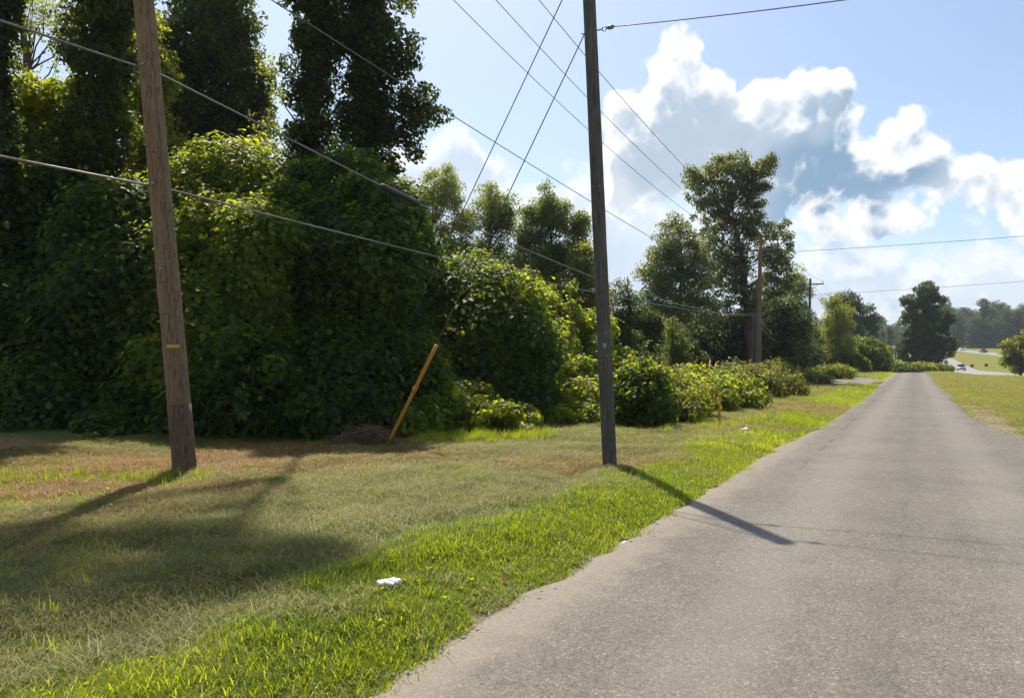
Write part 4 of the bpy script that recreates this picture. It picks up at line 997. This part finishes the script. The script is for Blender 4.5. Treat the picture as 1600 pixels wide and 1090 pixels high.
# splice case rides on the upper cable
L0 = np.cumsum(np.r_[0, np.linalg.norm(np.diff(pts[23:], axis=0), axis=1)])
def on(d): return np.array([np.interp(d, L0, pts[23:, i]) for i in range(3)])
tt = [5.25, 5.28, 5.35, 6.55, 6.62, 6.65]
MB().tube([on(d) for d in tt], [.02, .045, .065, .065, .045, .02], 12).build('splice_case', M['splice'], o, True)
e2 = b2t + np.array([0, 0, -.3])
wire('phone_cable', 'upper phone cable sagging between the two short dark poles', endc + np.array([0, .3, 0]), e2, .8, .022, 'cable', cat='cable')
wire('phone_cable', 'lower phone cable sagging between the two short dark poles', endc + np.array([0, .3, -.25]), e2 + np.array([0, 0, -.3]), 1.0, .022, 'cable', cat='cable')
f0 = gp(1330, 118); f0[2] = at(0, 533, 118)[2]
wire('phone_cable', 'upper drooping cable right of the short dark pole', e2, f0, 1.1, .025, 'cable', cat='cable')
wire('phone_cable', 'lower drooping cable right of the short dark pole', e2 + np.array([0, 0, -.5]), f0 + np.array([0, 0, -.4]), 1.3, .025, 'cable', cat='cable')
wire('power_line', 'thin line from the crossarm pole over the yellow-green tree', topsB[1], FAR[0], .8, .012)
wire('power_line', 'far thin line over the crest poles', FAR[0], FAR[4], .5, .012)
wire('span_wire', 'wire crossing the sky to the right from the brown pole', at(1188, 396, 50.6), at(1188, 396, 50.6) + NV * 34 + np.array([0, 0, .5]), .25, .014)
wire('span_wire', 'wire crossing the sky to the right from the slender crossarm pole', at(1266, 461, 74), at(1266, 461, 74) + NV * 40 + np.array([0, 0, 1.6]), .25, .016)
wire('span_wire', 'wire running right from the eye bolt of the slim grey pole', eye1 + NV * .38, eye1 + NV * 19 + np.array([0, 0, -.2]), .55, .008)
wire('span_wire', 'highest wire running right from the top of the slim grey pole', eye2 + NV * .38, eye2 + NV * 19 + np.array([0, 0, .1]), .5, .007)

# guy wires with their anchors
an1 = gp(604, 14.3); an2 = np.array([-3.55, 18.3, .5])
o, pts = wire('guy_wire', 'guy wire from the slim grey pole with a yellow guard tube at its foot', an1, eye1 - NV * .1, .03, .010)
dv = unit(eye1 - an1)
Lg = (at(684, 540, 14.0)[2] - an1[2]) / dv[2]
MB().tube([an1 + dv * z for z in np.linspace(.05, Lg, 10)], .035, 10).build('guard_tube', M['guard'], o, True)
MB().tube([an1 + dv * (.55 * Lg), an1 + dv * (.6 * Lg)], .045, 10).build('guard_clip', M['guard'], o, True)
wire('guy_wire', 'bare guy wire from the slim grey pole into the dark kudzu', an2, eye2 - NV * .1, .03, .010)

# ------------------------------------------------------------------ small things on the verge
mk = gp(1124, 17.9)
r_ = empty('marker_post', mk, 'orange marker post standing in dry grass by the brush', 'post')
MB().tube([mk + np.array([0, 0, z]) for z in (-.1, .3, .6, .80)], [.032, .032, .031, .031], 12).build('post', M['orange'], r_, True)
MB().tube([mk + np.array([0, 0, z]) for z in (.80, .825, .84)], [.038, .034, .012], 12).build('cap', M['orange'], r_, True)
MB().tube([mk + np.array([0, 0, z]) for z in (.52, .66)], .0345, 12).build('label_band', M['tagm'], r_, True)
for i, (xa, ya, xb, yb) in enumerate(((1102, 588, 1110, 562), (1107, 588, 1119, 567))):
    p0, p1 = at(xa, ya, 34), at(xb, yb, 34.4)
    g0 = p0.copy(); g0[2] = terrain(p0[0], p0[1]); p0 = g0 + (p0 - p1) * .0
    r_ = empty('guy_guard', p0, ['upper-left', 'lower-right'][i] + ' of two slanting pale guard rods rising from the brush', 'guard rod')
    MB().tube([p0, p1], .03, 8).build('rod', M['guard'], r_, True); MB().tube([p1, p1 + unit(p1 - p0) * .05], [.035, .02], 8).build('cap', M['guard'], r_)

def crumple(name, label, c, size, seed, mat, cat, flat=.6, n=9, k=12):
    rr = np.random.default_rng(seed)
    th = np.linspace(.0, np.pi, n); ph = np.arange(k) * 2 * np.pi / k
    D = np.stack([np.sin(th)[:, None] * np.cos(ph), np.sin(th)[:, None] * np.sin(ph), np.repeat(np.cos(th)[:, None], k, 1)], -1)
    rad = .62 + .55 * rr.random((n, k, 1)); rad[0] = rad[0, 0]; rad[-1] = rad[-1, 0]
    V = (D * rad * np.array(size)).reshape(-1, 3); V[:, 2] = np.maximum(V[:, 2] * flat, -.2 * size[2]) + .2 * size[2]
    i, j = np.meshgrid(np.arange(n - 1), np.arange(k), indexing='ij')
    q = np.stack([i * k + j, (i + 1) * k + j, (i + 1) * k + (j + 1) % k, i * k + (j + 1) % k], -1).reshape(-1, 4)
    o = link(name, np_mesh(name, V, q, M[mat]), None, c)
    return tag(o, label, cat)
def gxy(px, py, Y=None):
    Y = EYE * F / (py - HOR); return gp(px, Y)
# crumpled paper bag in the lush grass: a folded sheet with two wings
c = gxy(608, 938) + np.array([0, 0, .05])
rr = np.random.default_rng(3); mb = MB()
for (cx_, cy_, cz_, ax_, ay_, az_, rot_) in ((-.035, .0, .02, .05, .04, .032, .5), (.035, .012, .03, .062, .034, .03, -.35), (.005, -.012, .018, .04, .035, .022, 0)):
    n_, k_ = 12, 18; th = np.linspace(0, np.pi, n_); ph = np.arange(k_) * 2 * np.pi / k_
    D = np.stack([np.sin(th)[:, None] * np.cos(ph), np.sin(th)[:, None] * np.sin(ph), np.repeat(np.cos(th)[:, None], k_, 1)], -1)
    wr = 1 + .16 * np.sin(ph * 3 + th[:, None] * 2 + cx_ * 40) + .10 * np.sin(ph * 5 - th[:, None] * 4) + .07 * rr.normal(size=(n_, k_)); wr[0] = 1; wr[-1] = 1
    Vv = (D * wr[..., None] * np.array([ax_, ay_, az_])).reshape(-1, 3)
    Vv = Vv @ np.array([[math.cos(rot_), math.sin(rot_), 0], [-math.sin(rot_), math.cos(rot_), 0], [0, 0, 1]]) + np.array([cx_, cy_, cz_])
    i_, j_ = np.meshgrid(np.arange(n_ - 1), np.arange(k_), indexing='ij')
    Vv[:, 2] *= .62
    mb.add(Vv, np.stack([i_ * k_ + j_, (i_ + 1) * k_ + j_, (i_ + 1) * k_ + (j_ + 1) % k_, i_ * k_ + (j_ + 1) % k_], -1).reshape(-1, 4))
o = link('paper_litter', np_mesh('paper_litter', np.concatenate(mb.V), mb.polys(), M['paper'], None, True), None, c)
tag(o, 'crumpled white paper lying in the bright grass near the lane', 'litter')
c = gxy(985, 849)
V = np.array([[-.06, -.04, .0], [.05, -.05, .002], [.075, .0, .006], [.06, .05, .004], [-.05, .045, .012], [-.075, .01, .004]])
Vb = V - np.array([0, 0, .004])
o = link('paper_scrap', np_mesh('paper_scrap', np.concatenate([V, Vb]), [np.array([[0, 1, 2, 3, 4, 5], [11, 10, 9, 8, 7, 6]]), np.array([(i, i + 6, (i + 1) % 6 + 6, (i + 1) % 6) for i in range(6)])], M['paper']), None, c + np.array([0, 0, .03]))
tag(o, 'flat white paper scrap on the asphalt edge', 'litter')
mbx = MB().tube([np.array([0, 0, 0]), np.array([0, 0, .004]), np.array([0, 0, .012]), np.array([0, 0, .013])], [.017, .018, .018, .014], 14)
o = link('bottle_cap', np_mesh('bottle_cap', np.concatenate(mbx.V), mbx.polys(), M['paper'], None, True), None, gxy(1005, 886) + np.array([0, 0, .035]))
tag(o, 'tiny white bottle cap lying on the asphalt', 'litter')
cup = gxy(1163, 685); r_ = empty('foam_cup', cup + np.array([0, 0, .05]), 'white foam cup lying on the grass past the orange post', 'litter')
ax = unit(np.array([.9, .25, .08])); b0 = cup + np.array([-.05, 0, .075])
MB().tube([b0, b0 + ax * .005, b0 + ax * .12], [.01, .045, .06], 14).build('cup_body', M['foam'], r_, True)
MB().tube([b0 + ax * .118, b0 + ax * .126], [.064, .064], 14).build('cup_rim', M['foam'], r_, True)
crumple('stone', 'small grey stone lying in the mown grass', gxy(496, 738), (.05, .045, .045), 5, 'stone', 'stone', .9)
crumple('paper_scrap', 'small white scrap on the lane edge further along', gxy(1281, 700) + np.array([0, 0, .03]), (.07, .05, .02), 15, 'paper', 'litter', .6)
crumple('stone', 'pale pebble beside the flat paper scrap', gxy(977, 842) + np.array([0, 0, .02]), (.03, .025, .02), 8, 'stone', 'stone', .8)

# pile of dried vines at the foot of the yellow guard
pc = gp(572, 14.6); mb = MB(); RNG2 = np.random.default_rng(8)
for i in range(240):
    p = pc + np.array([RNG2.normal(0, .34), RNG2.normal(0, .22), 0]); L = RNG2.uniform(.25, .7); d = unit(RNG2.normal(size=3) * np.array([1, .8, .35]))
    h = .38 * math.exp(-((p[0] - pc[0]) / .45) ** 2) * RNG2.random()
    t = np.linspace(-.5, .5, 6)[:, None]
    pts = p + np.array([0, 0, h + .02]) + d * t * L + np.array([0, 0, .22 * RNG2.random()]) * (1 - 4 * t * t) * L
    pts[:, 2] = np.maximum(pts[:, 2], terrain(pts[:, 0], pts[:, 1]) + .01)
    mb.tube(pts, RNG2.uniform(.003, .008), 4, False)
o = mb.build('brush_pile', M['twig'], None, origin=pc); tag(o, 'heap of dry brown vines at the foot of the yellow guard', 'brush pile')

# ------------------------------------------------------------------ vehicles and signs on the highway
def car(name, label, loc, heading, paint, L=4.6, W=1.85, H=1.5, pickup=False):
    root = empty(name, loc, label, 'car')
    def V3(x, y, z): return np.array([x, y, z])
    X, Y, Z = V3(1, 0, 0), V3(0, 1, 0), V3(0, 0, 1)
    body = [(-L / 2, .35), (-L / 2, .78), (-L / 2 + .15, .95), (L / 2 - 1.25, .98), (L / 2 - .2, .82), (L / 2, .62), (L / 2, .32), (L / 2 - .4, .24), (-L / 2 + .4, .24)]
    o = np.array(root.location)
    MB().prism(body, o, X, Z, Y, W, .08).build('body', paint, root)
    cab = [(-.2, .95), (0, H - .03), (1.0, H), (1.75, .97)] if pickup else [(-L / 2 + .25, .94), (-L / 2 + .75, H - .05), (.35, H), (1.25, .97)]
    MB().prism(cab, o, X, Z, Y, W - .28, .1).build('cabin_glass', M['glass'], root)
    rf = [(cab[1][0] + .04, cab[1][1] - .02), (cab[1][0] + .1, H + .03), (cab[2][0] - .1, H + .03), (cab[2][0] + .02, H - .02)]
    MB().prism(rf, o, X, Z, Y, W - .36, .05).build('roof', paint, root)
    if pickup:
        for sd in (-1, 1): MB().box(o + V3(-L / 4 - .1, sd * (W / 2 - .07), 1.05), (L / 2 - .3, .08, .22)).build('bed_side', paint, root)
    for sx in (-1, 1):
        for sy in (-1, 1):
            c = o + V3(sx * L * .31, sy * (W / 2 - .1), .33)
            w = MB().tube([c - Y * .11, c - Y * .10, c + Y * .10, c + Y * .11], [.26, .33, .33, .26], 16).build('wheel', M['tyre'], root, True)
            MB().tube([c + Y * sy * .112, c + Y * sy * .125], [.19, .16], 12).build('rim', M['steel'], w, True)
    for sy in (-1, 1):
        MB().box(o + V3(L / 2 - .03, sy * W * .36, .68), (.1, .36, .15)).build('headlight', M['lamp_lens'], root)
        MB().box(o + V3(.85, sy * (W / 2 + .06), 1.02), (.1, .16, .12)).build('wing_mirror', paint, root)
    MB().box(o + V3(L / 2 + .004, 0, .58), (.03, .8, .14)).build('grille', M['tyre'], root)
    MB().box(o + V3(L / 2 + .01, 0, .36), (.04, W - .3, .1)).build('bumper', M['tyre'], root)
    root.rotation_euler.z = heading
    return root
M['paint_silver'] = plain('silver_car_paint', (.42, .45, .48), .3, .5, .5, .03)
M['paint_white'] = plain('white_car_paint', (.78, .78, .78), .3, 0, .5, .03)
M['paint_red'] = plain('dark_red_car_paint', (.20, .035, .03), .3, 0, .5, .03)
def hz(V, px):
    cen = V[:, 4]; i = int(np.argmin(np.abs((cen[:, 0] / cen[:, 1] - (px - 800) / F)) + (cen[:, 1] < 100) * 9)); d = cen[min(i + 1, len(cen) - 1)] - cen[i]
    return cen[i], math.atan2(d[1], d[0])
p, hd = hz(VA[:, :], 1502)
car('oncoming_car', 'silver car coming up the near highway carriageway', p + np.array([0, 0, .02]), hd + math.pi, M['paint_silver'], H=1.65)
p, hd = hz(VB, 1537); car('distant_pickup', 'dark red pickup on the far highway carriageway', p + np.array([0, 0, .02]), hd, M['paint_red'], 5.4, 1.95, 1.8, True)
p, hd = hz(VB, 1503); car('distant_pickup', 'white pickup on the far carriageway right of the lone tree', p + np.array([0, 0, .02]), hd, M['paint_white'], 5.4, 1.95, 1.8, True)
p, hd = hz(VB, 1490); car('distant_car', 'white car nearest the lone tree on the far carriageway', p + np.array([0, 0, .02]), hd, M['paint_white'], 4.7, 1.85, 1.5)

def sign(name, label, px, py, Y, size, mat, diamond):
    g0 = gp(px, Y); c = at(px, py, Y); r_ = empty(name, g0, label, 'sign')
    MB().box((g0 + c) / 2 + np.array([0, .04, 0]), (.07, .05, c[2] - g0[2] + .2)).build('post', M['steel'], r_)
    h = size / 2
    out = [(0, -h), (h, 0), (0, h), (-h, 0)] if diamond else [(-h, -h * .8), (h, -h * .8), (h, h * .8), (-h, h * .8)]
    MB().prism(out, c, (1, 0, 0), (0, 0, 1), (0, 1, 0), .03).build('panel', M[mat], r_)
sign('road_sign', 'diamond road sign seen from behind where the lane meets the highway', 1478, 566, 172, 1.35, 'signback', True)
sign('road_sign', 'small brown sign on the median left of the other brown one', 1519, 571, 215, 1.0, 'signbrown', False)
sign('road_sign', 'small brown sign on the median right of the other brown one', 1541, 570, 215, 1.0, 'signbrown', False)

# ------------------------------------------------------------------ grass: clumps scattered over the verge
def blades(n, Lr, wr, spread, lean, tmid, seed, flat=0.0, segs=3):
    rg = np.random.default_rng(seed); V = []; Fq = []; T = []; k = 0
    for i in range(n):
        p = np.array([rg.normal(0, spread), rg.normal(0, spread), 0.0]); a = rg.uniform(0, 2 * np.pi)
        d = np.array([math.cos(a), math.sin(a), 0]); L = rg.uniform(*Lr); w = rg.uniform(*wr); ln = rg.uniform(*lean)
        sd = np.array([-d[1], d[0], 0]); tnt = float(np.clip(rg.normal(tmid, .28), 0, 1))
        z0 = flat * rg.random()
        for j in range(segs + 1):
            t = j / segs
            ang = ln * (.45 + .9 * t)
            c = p + d * math.sin(ang) * L * t + np.array([0, 0, max(math.cos(ang), -.1) * L * t + z0])
            ww = w * (1 - t ** 2 * .92)
            V += [c - sd * ww / 2, c + sd * ww / 2]
            if j: Fq.append((k, k + 1, k + 3, k + 2)); k += 2; T.append(tnt)
        k += 2
    return np.array(V), np.array(Fq), np.array(T)

def fix_blades(n, *a, **kw):
    V, _, T = blades(n, *a, **kw); segs = kw.get('segs', 3)
    per = 2 * (segs + 1); f = []
    for i in range(n):
        for j in range(segs): s_ = i * per + 2 * j; f.append((s_, s_ + 1, s_ + 3, s_ + 2))
    return V, np.array(f), T

def proto_coll(name, protos):
    c = bpy.data.collections.new(name)
    for i, me in enumerate(protos):
        o = bpy.data.objects.new('%s_%02d' % (name, i), me); c.objects.link(o)
    return c

def scatter(name, label, coll, Pp, idx, rot, sc, cat='grass', parent=None):
    me = bpy.data.meshes.new(name)
    me.vertices.add(len(Pp)); me.vertices.foreach_set('co', np.asarray(Pp, np.float32).ravel())
    a = me.attributes.new('pick', 'INT', 'POINT'); a.data.foreach_set('value', np.asarray(idx, np.int32))
    a = me.attributes.new('turn', 'FLOAT_VECTOR', 'POINT'); a.data.foreach_set('vector', np.asarray(rot, np.float32).ravel())
    a = me.attributes.new('size', 'FLOAT', 'POINT'); a.data.foreach_set('value', np.asarray(sc, np.float32))
    o = link(name, me)
    t = bpy.data.node_groups.new(name + '_nodes', 'GeometryNodeTree')
    t.interface.new_socket('Geometry', in_out='INPUT', socket_type='NodeSocketGeometry'); t.interface.new_socket('Geometry', in_out='OUTPUT', socket_type='NodeSocketGeometry')
    N = t.nodes; gi, go = N.new('NodeGroupInput'), N.new('NodeGroupOutput')
    ip = N.new('GeometryNodeInstanceOnPoints'); ci = N.new('GeometryNodeCollectionInfo')
    ci.inputs['Collection'].default_value = coll; ci.inputs['Separate Children'].default_value = True; ci.inputs['Reset Children'].default_value = True
    def na(nm, ty):
        n = N.new('GeometryNodeInputNamedAttribute'); n.data_type = ty; n.inputs['Name'].default_value = nm
        return [s for s in n.outputs if s.enabled and s.name == 'Attribute'][0]
    e2r = N.new('FunctionNodeEulerToRotation')
    t.links.new(gi.outputs[0], ip.inputs['Points']); t.links.new(ci.outputs[0], ip.inputs['Instance']); ip.inputs['Pick Instance'].default_value = True
    t.links.new(na('pick', 'INT'), ip.inputs['Instance Index']); t.links.new(na('turn', 'FLOAT_VECTOR'), e2r.inputs[0]); t.links.new(e2r.outputs[0], ip.inputs['Rotation'])
    t.links.new(na('size', 'FLOAT'), ip.inputs['Scale']); t.links.new(ip.outputs[0], go.inputs[0])
    md = o.modifiers.new('scatter', 'NODES'); md.node_group = t
    return tag(o, label, cat, kind='stuff')

def pm(nm, seed, mat, *a, **kw):
    V, f, T = fix_blades(*a, seed=seed, **kw)
    return np_mesh(nm, V, f, M[mat], {'tint': ('FACE', T)})
green = [pm('green_tuft', 100 + i, 'grass', 26, (.045, .12), (.004, .010), .055, (.25, 1.45), .22 + .11 * i) for i in range(6)]
tallg = [pm('tall_tuft', 200 + i, 'grass', 20, (.14, .30), (.005, .010), .05, (.1, .9), .5) for i in range(3)]
hay = [pm('hay_tuft', 300 + i, 'hay', 34, (.08, .26), (.0025, .0055), .09, (1.05, 1.6), .50, flat=.035, segs=2) for i in range(6)]
dead = [pm('dead_tuft', 400 + i, 'dead', 30, (.03, .11), (.003, .007), .07, (.7, 1.6), .5, flat=.02, segs=2) for i in range(5)]
# small broadleaf weeds
def weed(seed):
    rg = np.random.default_rng(seed); V = []; f = []; T = []
    for i in range(9):
        a = rg.uniform(0, 6.28); d = np.array([math.cos(a), math.sin(a), rg.uniform(.1, .8)]); d /= np.linalg.norm(d); sd = np.cross(d, [0, 0, 1]); sd /= np.linalg.norm(sd)
        L = rg.uniform(.03, .08); p = np.array([rg.normal(0, .03), rg.normal(0, .03), rg.uniform(0, .05)]); k = len(V)
        V += [p, p + d * L * .5 + sd * L * .3, p + d * L, p + d * L * .5 - sd * L * .3]; f.append((k, k + 1, k + 2, k + 3)); T.append(float(np.clip(rg.normal(.45, .2), 0, 1)))
    return np_mesh('weed', np.array(V), np.array(f), M['grass'], {'tint': ('FACE', np.array(T))})
weeds = [weed(500 + i) for i in range(4)]
cG, cT, cH, cD, cW = [proto_coll(n, p) for n, p in (('green_tufts', green), ('tall_tufts', tallg), ('hay_tufts', hay), ('dead_tufts', dead), ('weed_tufts', weeds))]

def region(n, smin, smax, lmin, lmax, power=1.0):
    """random points, more of them near the viewer"""
    s = smin + (smax - smin) * RNG.random(n) ** power
    l = lmin + (lmax - lmin) * RNG.random(n)
    x, y = to_xy(s, l); return x, y, s, l
def inview(x, y, pad=.12): return (y > 2.6) & (np.abs(x / np.maximum(y, .1)) < .70 + pad)
sets = {'g': [], 'h': [], 'd': [], 't': [], 'w': []}
for (n, s0, s1, l0, l1, pw, base) in ((150000, -4, 14, -13.5, -2.1, 1.0, 1.0), (60000, 14, 40, -13, -1.6, 1.3, 1.5), (26000, 40, 108, -13, -1.9, 1.0, 2.6), (40000, 10, 45, 1.3, 12.5, 1.1, 1.6), (26000, 45, 130, 1.4, 13, 1.0, 3.0)):
    x, y, s, l = region(n, s0, s1, l0, l1, pw)
    k = inview(x, y); x, y, s, l = x[k], y[k], s[k], l[k]
    on_road = (l > road_left(s) - .10 + .42 * (fbm(x, y, 2.3, 2) - .42)) & (l < road_right(s) + .03)
    k = ~on_road; x, y, s, l = x[k], y[k], s[k], l[k]
    lu, ha, de = masks(x, y); z = terrain(x, y)
    sandy = 1.2 * np.exp(-((l - 1.85) / .65) ** 2) * (1 - sst(s, 28, 42)) * (.6 + .8 * vnoise(x, y, .9)) * (l > 0)
    u = RNG.random(len(x)); pP = np.stack([x, y, z], -1)
    bald = fbm(x + 5, y - 8, 2.2, 2) > .66
    g_ok = (u < lu * .95 + (1 - lu) * (.50 - .16 * ha - .55 * de + 1.1 * (fbm(x + 3, y, .7, 3) - .5))) & ~((sandy > .45) & (RNG.random(len(x)) < .9)) & ~(bald & (lu < .5))
    onl = np.hypot((s - 68) / 13, (l + 5.0) / 3.2) < 1
    g_ok &= ~onl; g_ok &= ~((l < -11.6) & (s < 20))  # bright grass left out to darken the shaded foot of the wood
    if l0 > 0: g_ok = (u < .72 - .4 * de) & (RNG.random(len(x)) > sandy)
    if l0 > 0: ha = np.full(len(x), .5)
    h_ok = (~g_ok) & (RNG.random(len(x)) < np.maximum(ha * .9, lu * .4)) & ~onl
    d_ok = (~onl) & (~g_ok) & (~h_ok) & (RNG.random(len(x)) < de * .9 + .1)
    if l0 > 0:
        bare = RNG.random(len(x)) > sandy; h_ok &= bare; d_ok &= bare
    for kk, ok, mul in (('g', g_ok, base), ('h', h_ok, base), ('d', d_ok, base)):
        if ok.any():
            sc = mul * RNG.uniform(.5, 1.15, ok.sum())
            if kk == 'g': sc = sc * (.55 + .45 * lu[ok] + .15 * (l[ok] > 0)) * (.45 + .75 * fbm(x[ok], y[ok], 1.4, 2)) * np.where(s[ok] > 40, .75, 1)
            sets[kk].append((pP[ok], sc))
    tw = (RNG.random(len(x)) < .012 * (1 - de) * (1 - ha * .6)) & ~((l < -11.6) & (s < 20))
    sets['t'].append((pP[tw], base * .6 * RNG.uniform(.5, 1.1, tw.sum())))
    ww = (RNG.random(len(x)) < .04 * (1 - de)) & ~onl
    sets['w'].append((pP[ww], base * RNG.uniform(.4, .8, ww.sum())))
# taller bright grass by the gravel turn-out and along the brush
x, y, s, l = region(9000, 72, 108, -11.0, -6.4); k = fbm(x, y, .2) > .38
sets['t'].append((np.stack([x[k], y[k], terrain(x[k], y[k])], -1), RNG.uniform(2.0, 3.6, k.sum())))
x = RNG.uniform(-2, 8, 1500); y = 15.6 + .10 * x + RNG.normal(0, .4, 1500) + .8 * (x > 0) * x * .5
k = inview(x, y) & (fbm(x, y, .8) > .5); sets['t'].append((np.stack([x[k], y[k], terrain(x[k], y[k])], -1), RNG.uniform(.5, 1.1, k.sum())))
n = 260; a = RNG.random(n); x = -8.2 + 4.0 * a + RNG.normal(0, .4, n); y = 9.9 + .4 * a + RNG.normal(0, .35, n)
k = fbm(x, y, .9, 2) > .47; x, y = x[k], y[k]; n = len(x)
sets['t'].append((np.stack([x, y, terrain(x, y)], -1), RNG.uniform(.3, .8, n)))
x, y, s, l = region(5200, 17, 62, -9.6, -6.6); k = (fbm(x, y, .5, 2) > .42) & (l < -6.9 - .9 * vnoise(s, s * 0, .4)); x, y = x[k], y[k]
sets['t'].append((np.stack([x, y, terrain(x, y)], -1), RNG.uniform(.9, 2.4, len(x))))
n = 90; x = -3.9 + RNG.normal(0, 1.0, n); y = 5.7 + RNG.normal(0, .6, n)
sets['t'].append((np.stack([x, y, terrain(x, y)], -1), RNG.uniform(.3, .75, n)))
for kk, coll, nv, nm, lab in (('g', cG, 6, 'lawn_grass', 'short bright green grass on the verge'), ('h', cH, 6, 'cut_grass', 'loose olive grass clippings lying on the verge'),
                              ('d', cD, 5, 'dead_grass', 'brown dead grass in patches round the poles'), ('t', cT, 3, 'tall_grass', 'tall tufts of grass along brush and verge'), ('w', cW, 4, 'verge_weeds', 'small broad-leaved weeds in the verge')):
    Pp = np.concatenate([a for a, _ in sets[kk]]); sc = np.concatenate([b_ for _, b_ in sets[kk]]); n = len(Pp)
    rot = np.stack([RNG.normal(0, .08, n), RNG.normal(0, .08, n), RNG.uniform(0, 6.28, n)], -1)
    pk = np.clip((fbm(Pp[:, 0], Pp[:, 1], .8, 2) - .5) * 2.2 * nv + nv / 2 + RNG.normal(0, nv * .28, n), 0, nv - .01).astype(int)
    scatter(nm, lab, coll, Pp, pk, rot, sc)

# fallen brown leaves on the dry ground
n = 2600; x = RNG.uniform(-12, 7, n); y = 5 + 10.5 * RNG.random(n) ** .7
_, _, de = masks(x, y); sl_, ll_ = to_sl(x, y); k = inview(x, y) & (RNG.random(n) < .12 + .9 * de) & (ll_ < -2.6); x, y = x[k], y[k]
lf = empty('leaf_litter', (0, 0, 0), 'scattered dry brown leaves on the dead grass', 'leaves'); lf['kind'] = 'stuff'
M['dryleaf'] = leaf_mat('dry_leaf', (.12, .06, .03), (.26, .15, .07), (.42, .29, .16), .3, 1.3, refl=.9)
leaves('dry_leaf', np.stack([x, y, terrain(x, y) + RNG.uniform(.02, .06, len(x))], -1), np.array([0, 0, 1.0]) + .6 * rand_dirs(len(x)), RNG.uniform(.03, .075, len(x)), M['dryleaf'], lf, RNG.random(len(x)), 'ovate')

# grit and pebbles along the road edges
mb = MB(); n = 1900
x, y, s, l = region(n, 0, 32, 0, 1, 1.3)
for i in range(n):
    L = (road_left(s[i]) + RNG.normal(.03, .13)) if RNG.random() < .72 else (road_right(s[i]) + abs(RNG.normal(.1, .4)))
    xx, yy = to_xy(s[i], L); r = RNG.uniform(.005, .012) + .014 * RNG.random() ** 5
    V = np.array([[1, 0, 0], [0, 1, 0], [-1, 0, 0], [0, -1, 0], [0, 0, .8], [0, 0, -.5]]) * r * RNG.uniform(.6, 1.3, (6, 1))
    zz = max(float(terrain(xx, yy)), float(np.interp(s[i], _ps, _pz) - .01)) + r * .4
    mb.add(V + np.array([xx, yy, zz]), None, [(0, 1, 4), (1, 2, 4), (2, 3, 4), (3, 0, 4), (1, 0, 5), (2, 1, 5), (3, 2, 5), (0, 3, 5)])
o = mb.build('roadside_grit', M['stone']); tag(o, 'loose grit and pebbles along the asphalt edge', 'grit', kind='stuff')

# ------------------------------------------------------------------ summer haze over the whole place
m = bpy.data.materials.new('haze_air'); m.use_nodes = True; m.node_tree.nodes.clear()
bb = NB(m.node_tree); out = bb.n('ShaderNodeOutputMaterial'); pv = bb.n('ShaderNodeVolumePrincipled')
pv.inputs['Color'].default_value = (.80, .90, 1.0, 1); pv.inputs['Density'].default_value = .00022; pv.inputs['Anisotropy'].default_value = .3
bb.put(out.inputs['Volume'], pv.outputs[0])
lo = np.array([GX.min() - 30, GY.min() - 30, GZ.min() - 3]); hi = np.array([GX.max() + 30, GY.max() + 30, max(GZ.max() + 6, 62)])
o = MB().box((lo + hi) / 2, hi - lo).build('haze', m); tag(o, 'thin pale summer haze in the air', 'haze', kind='stuff')
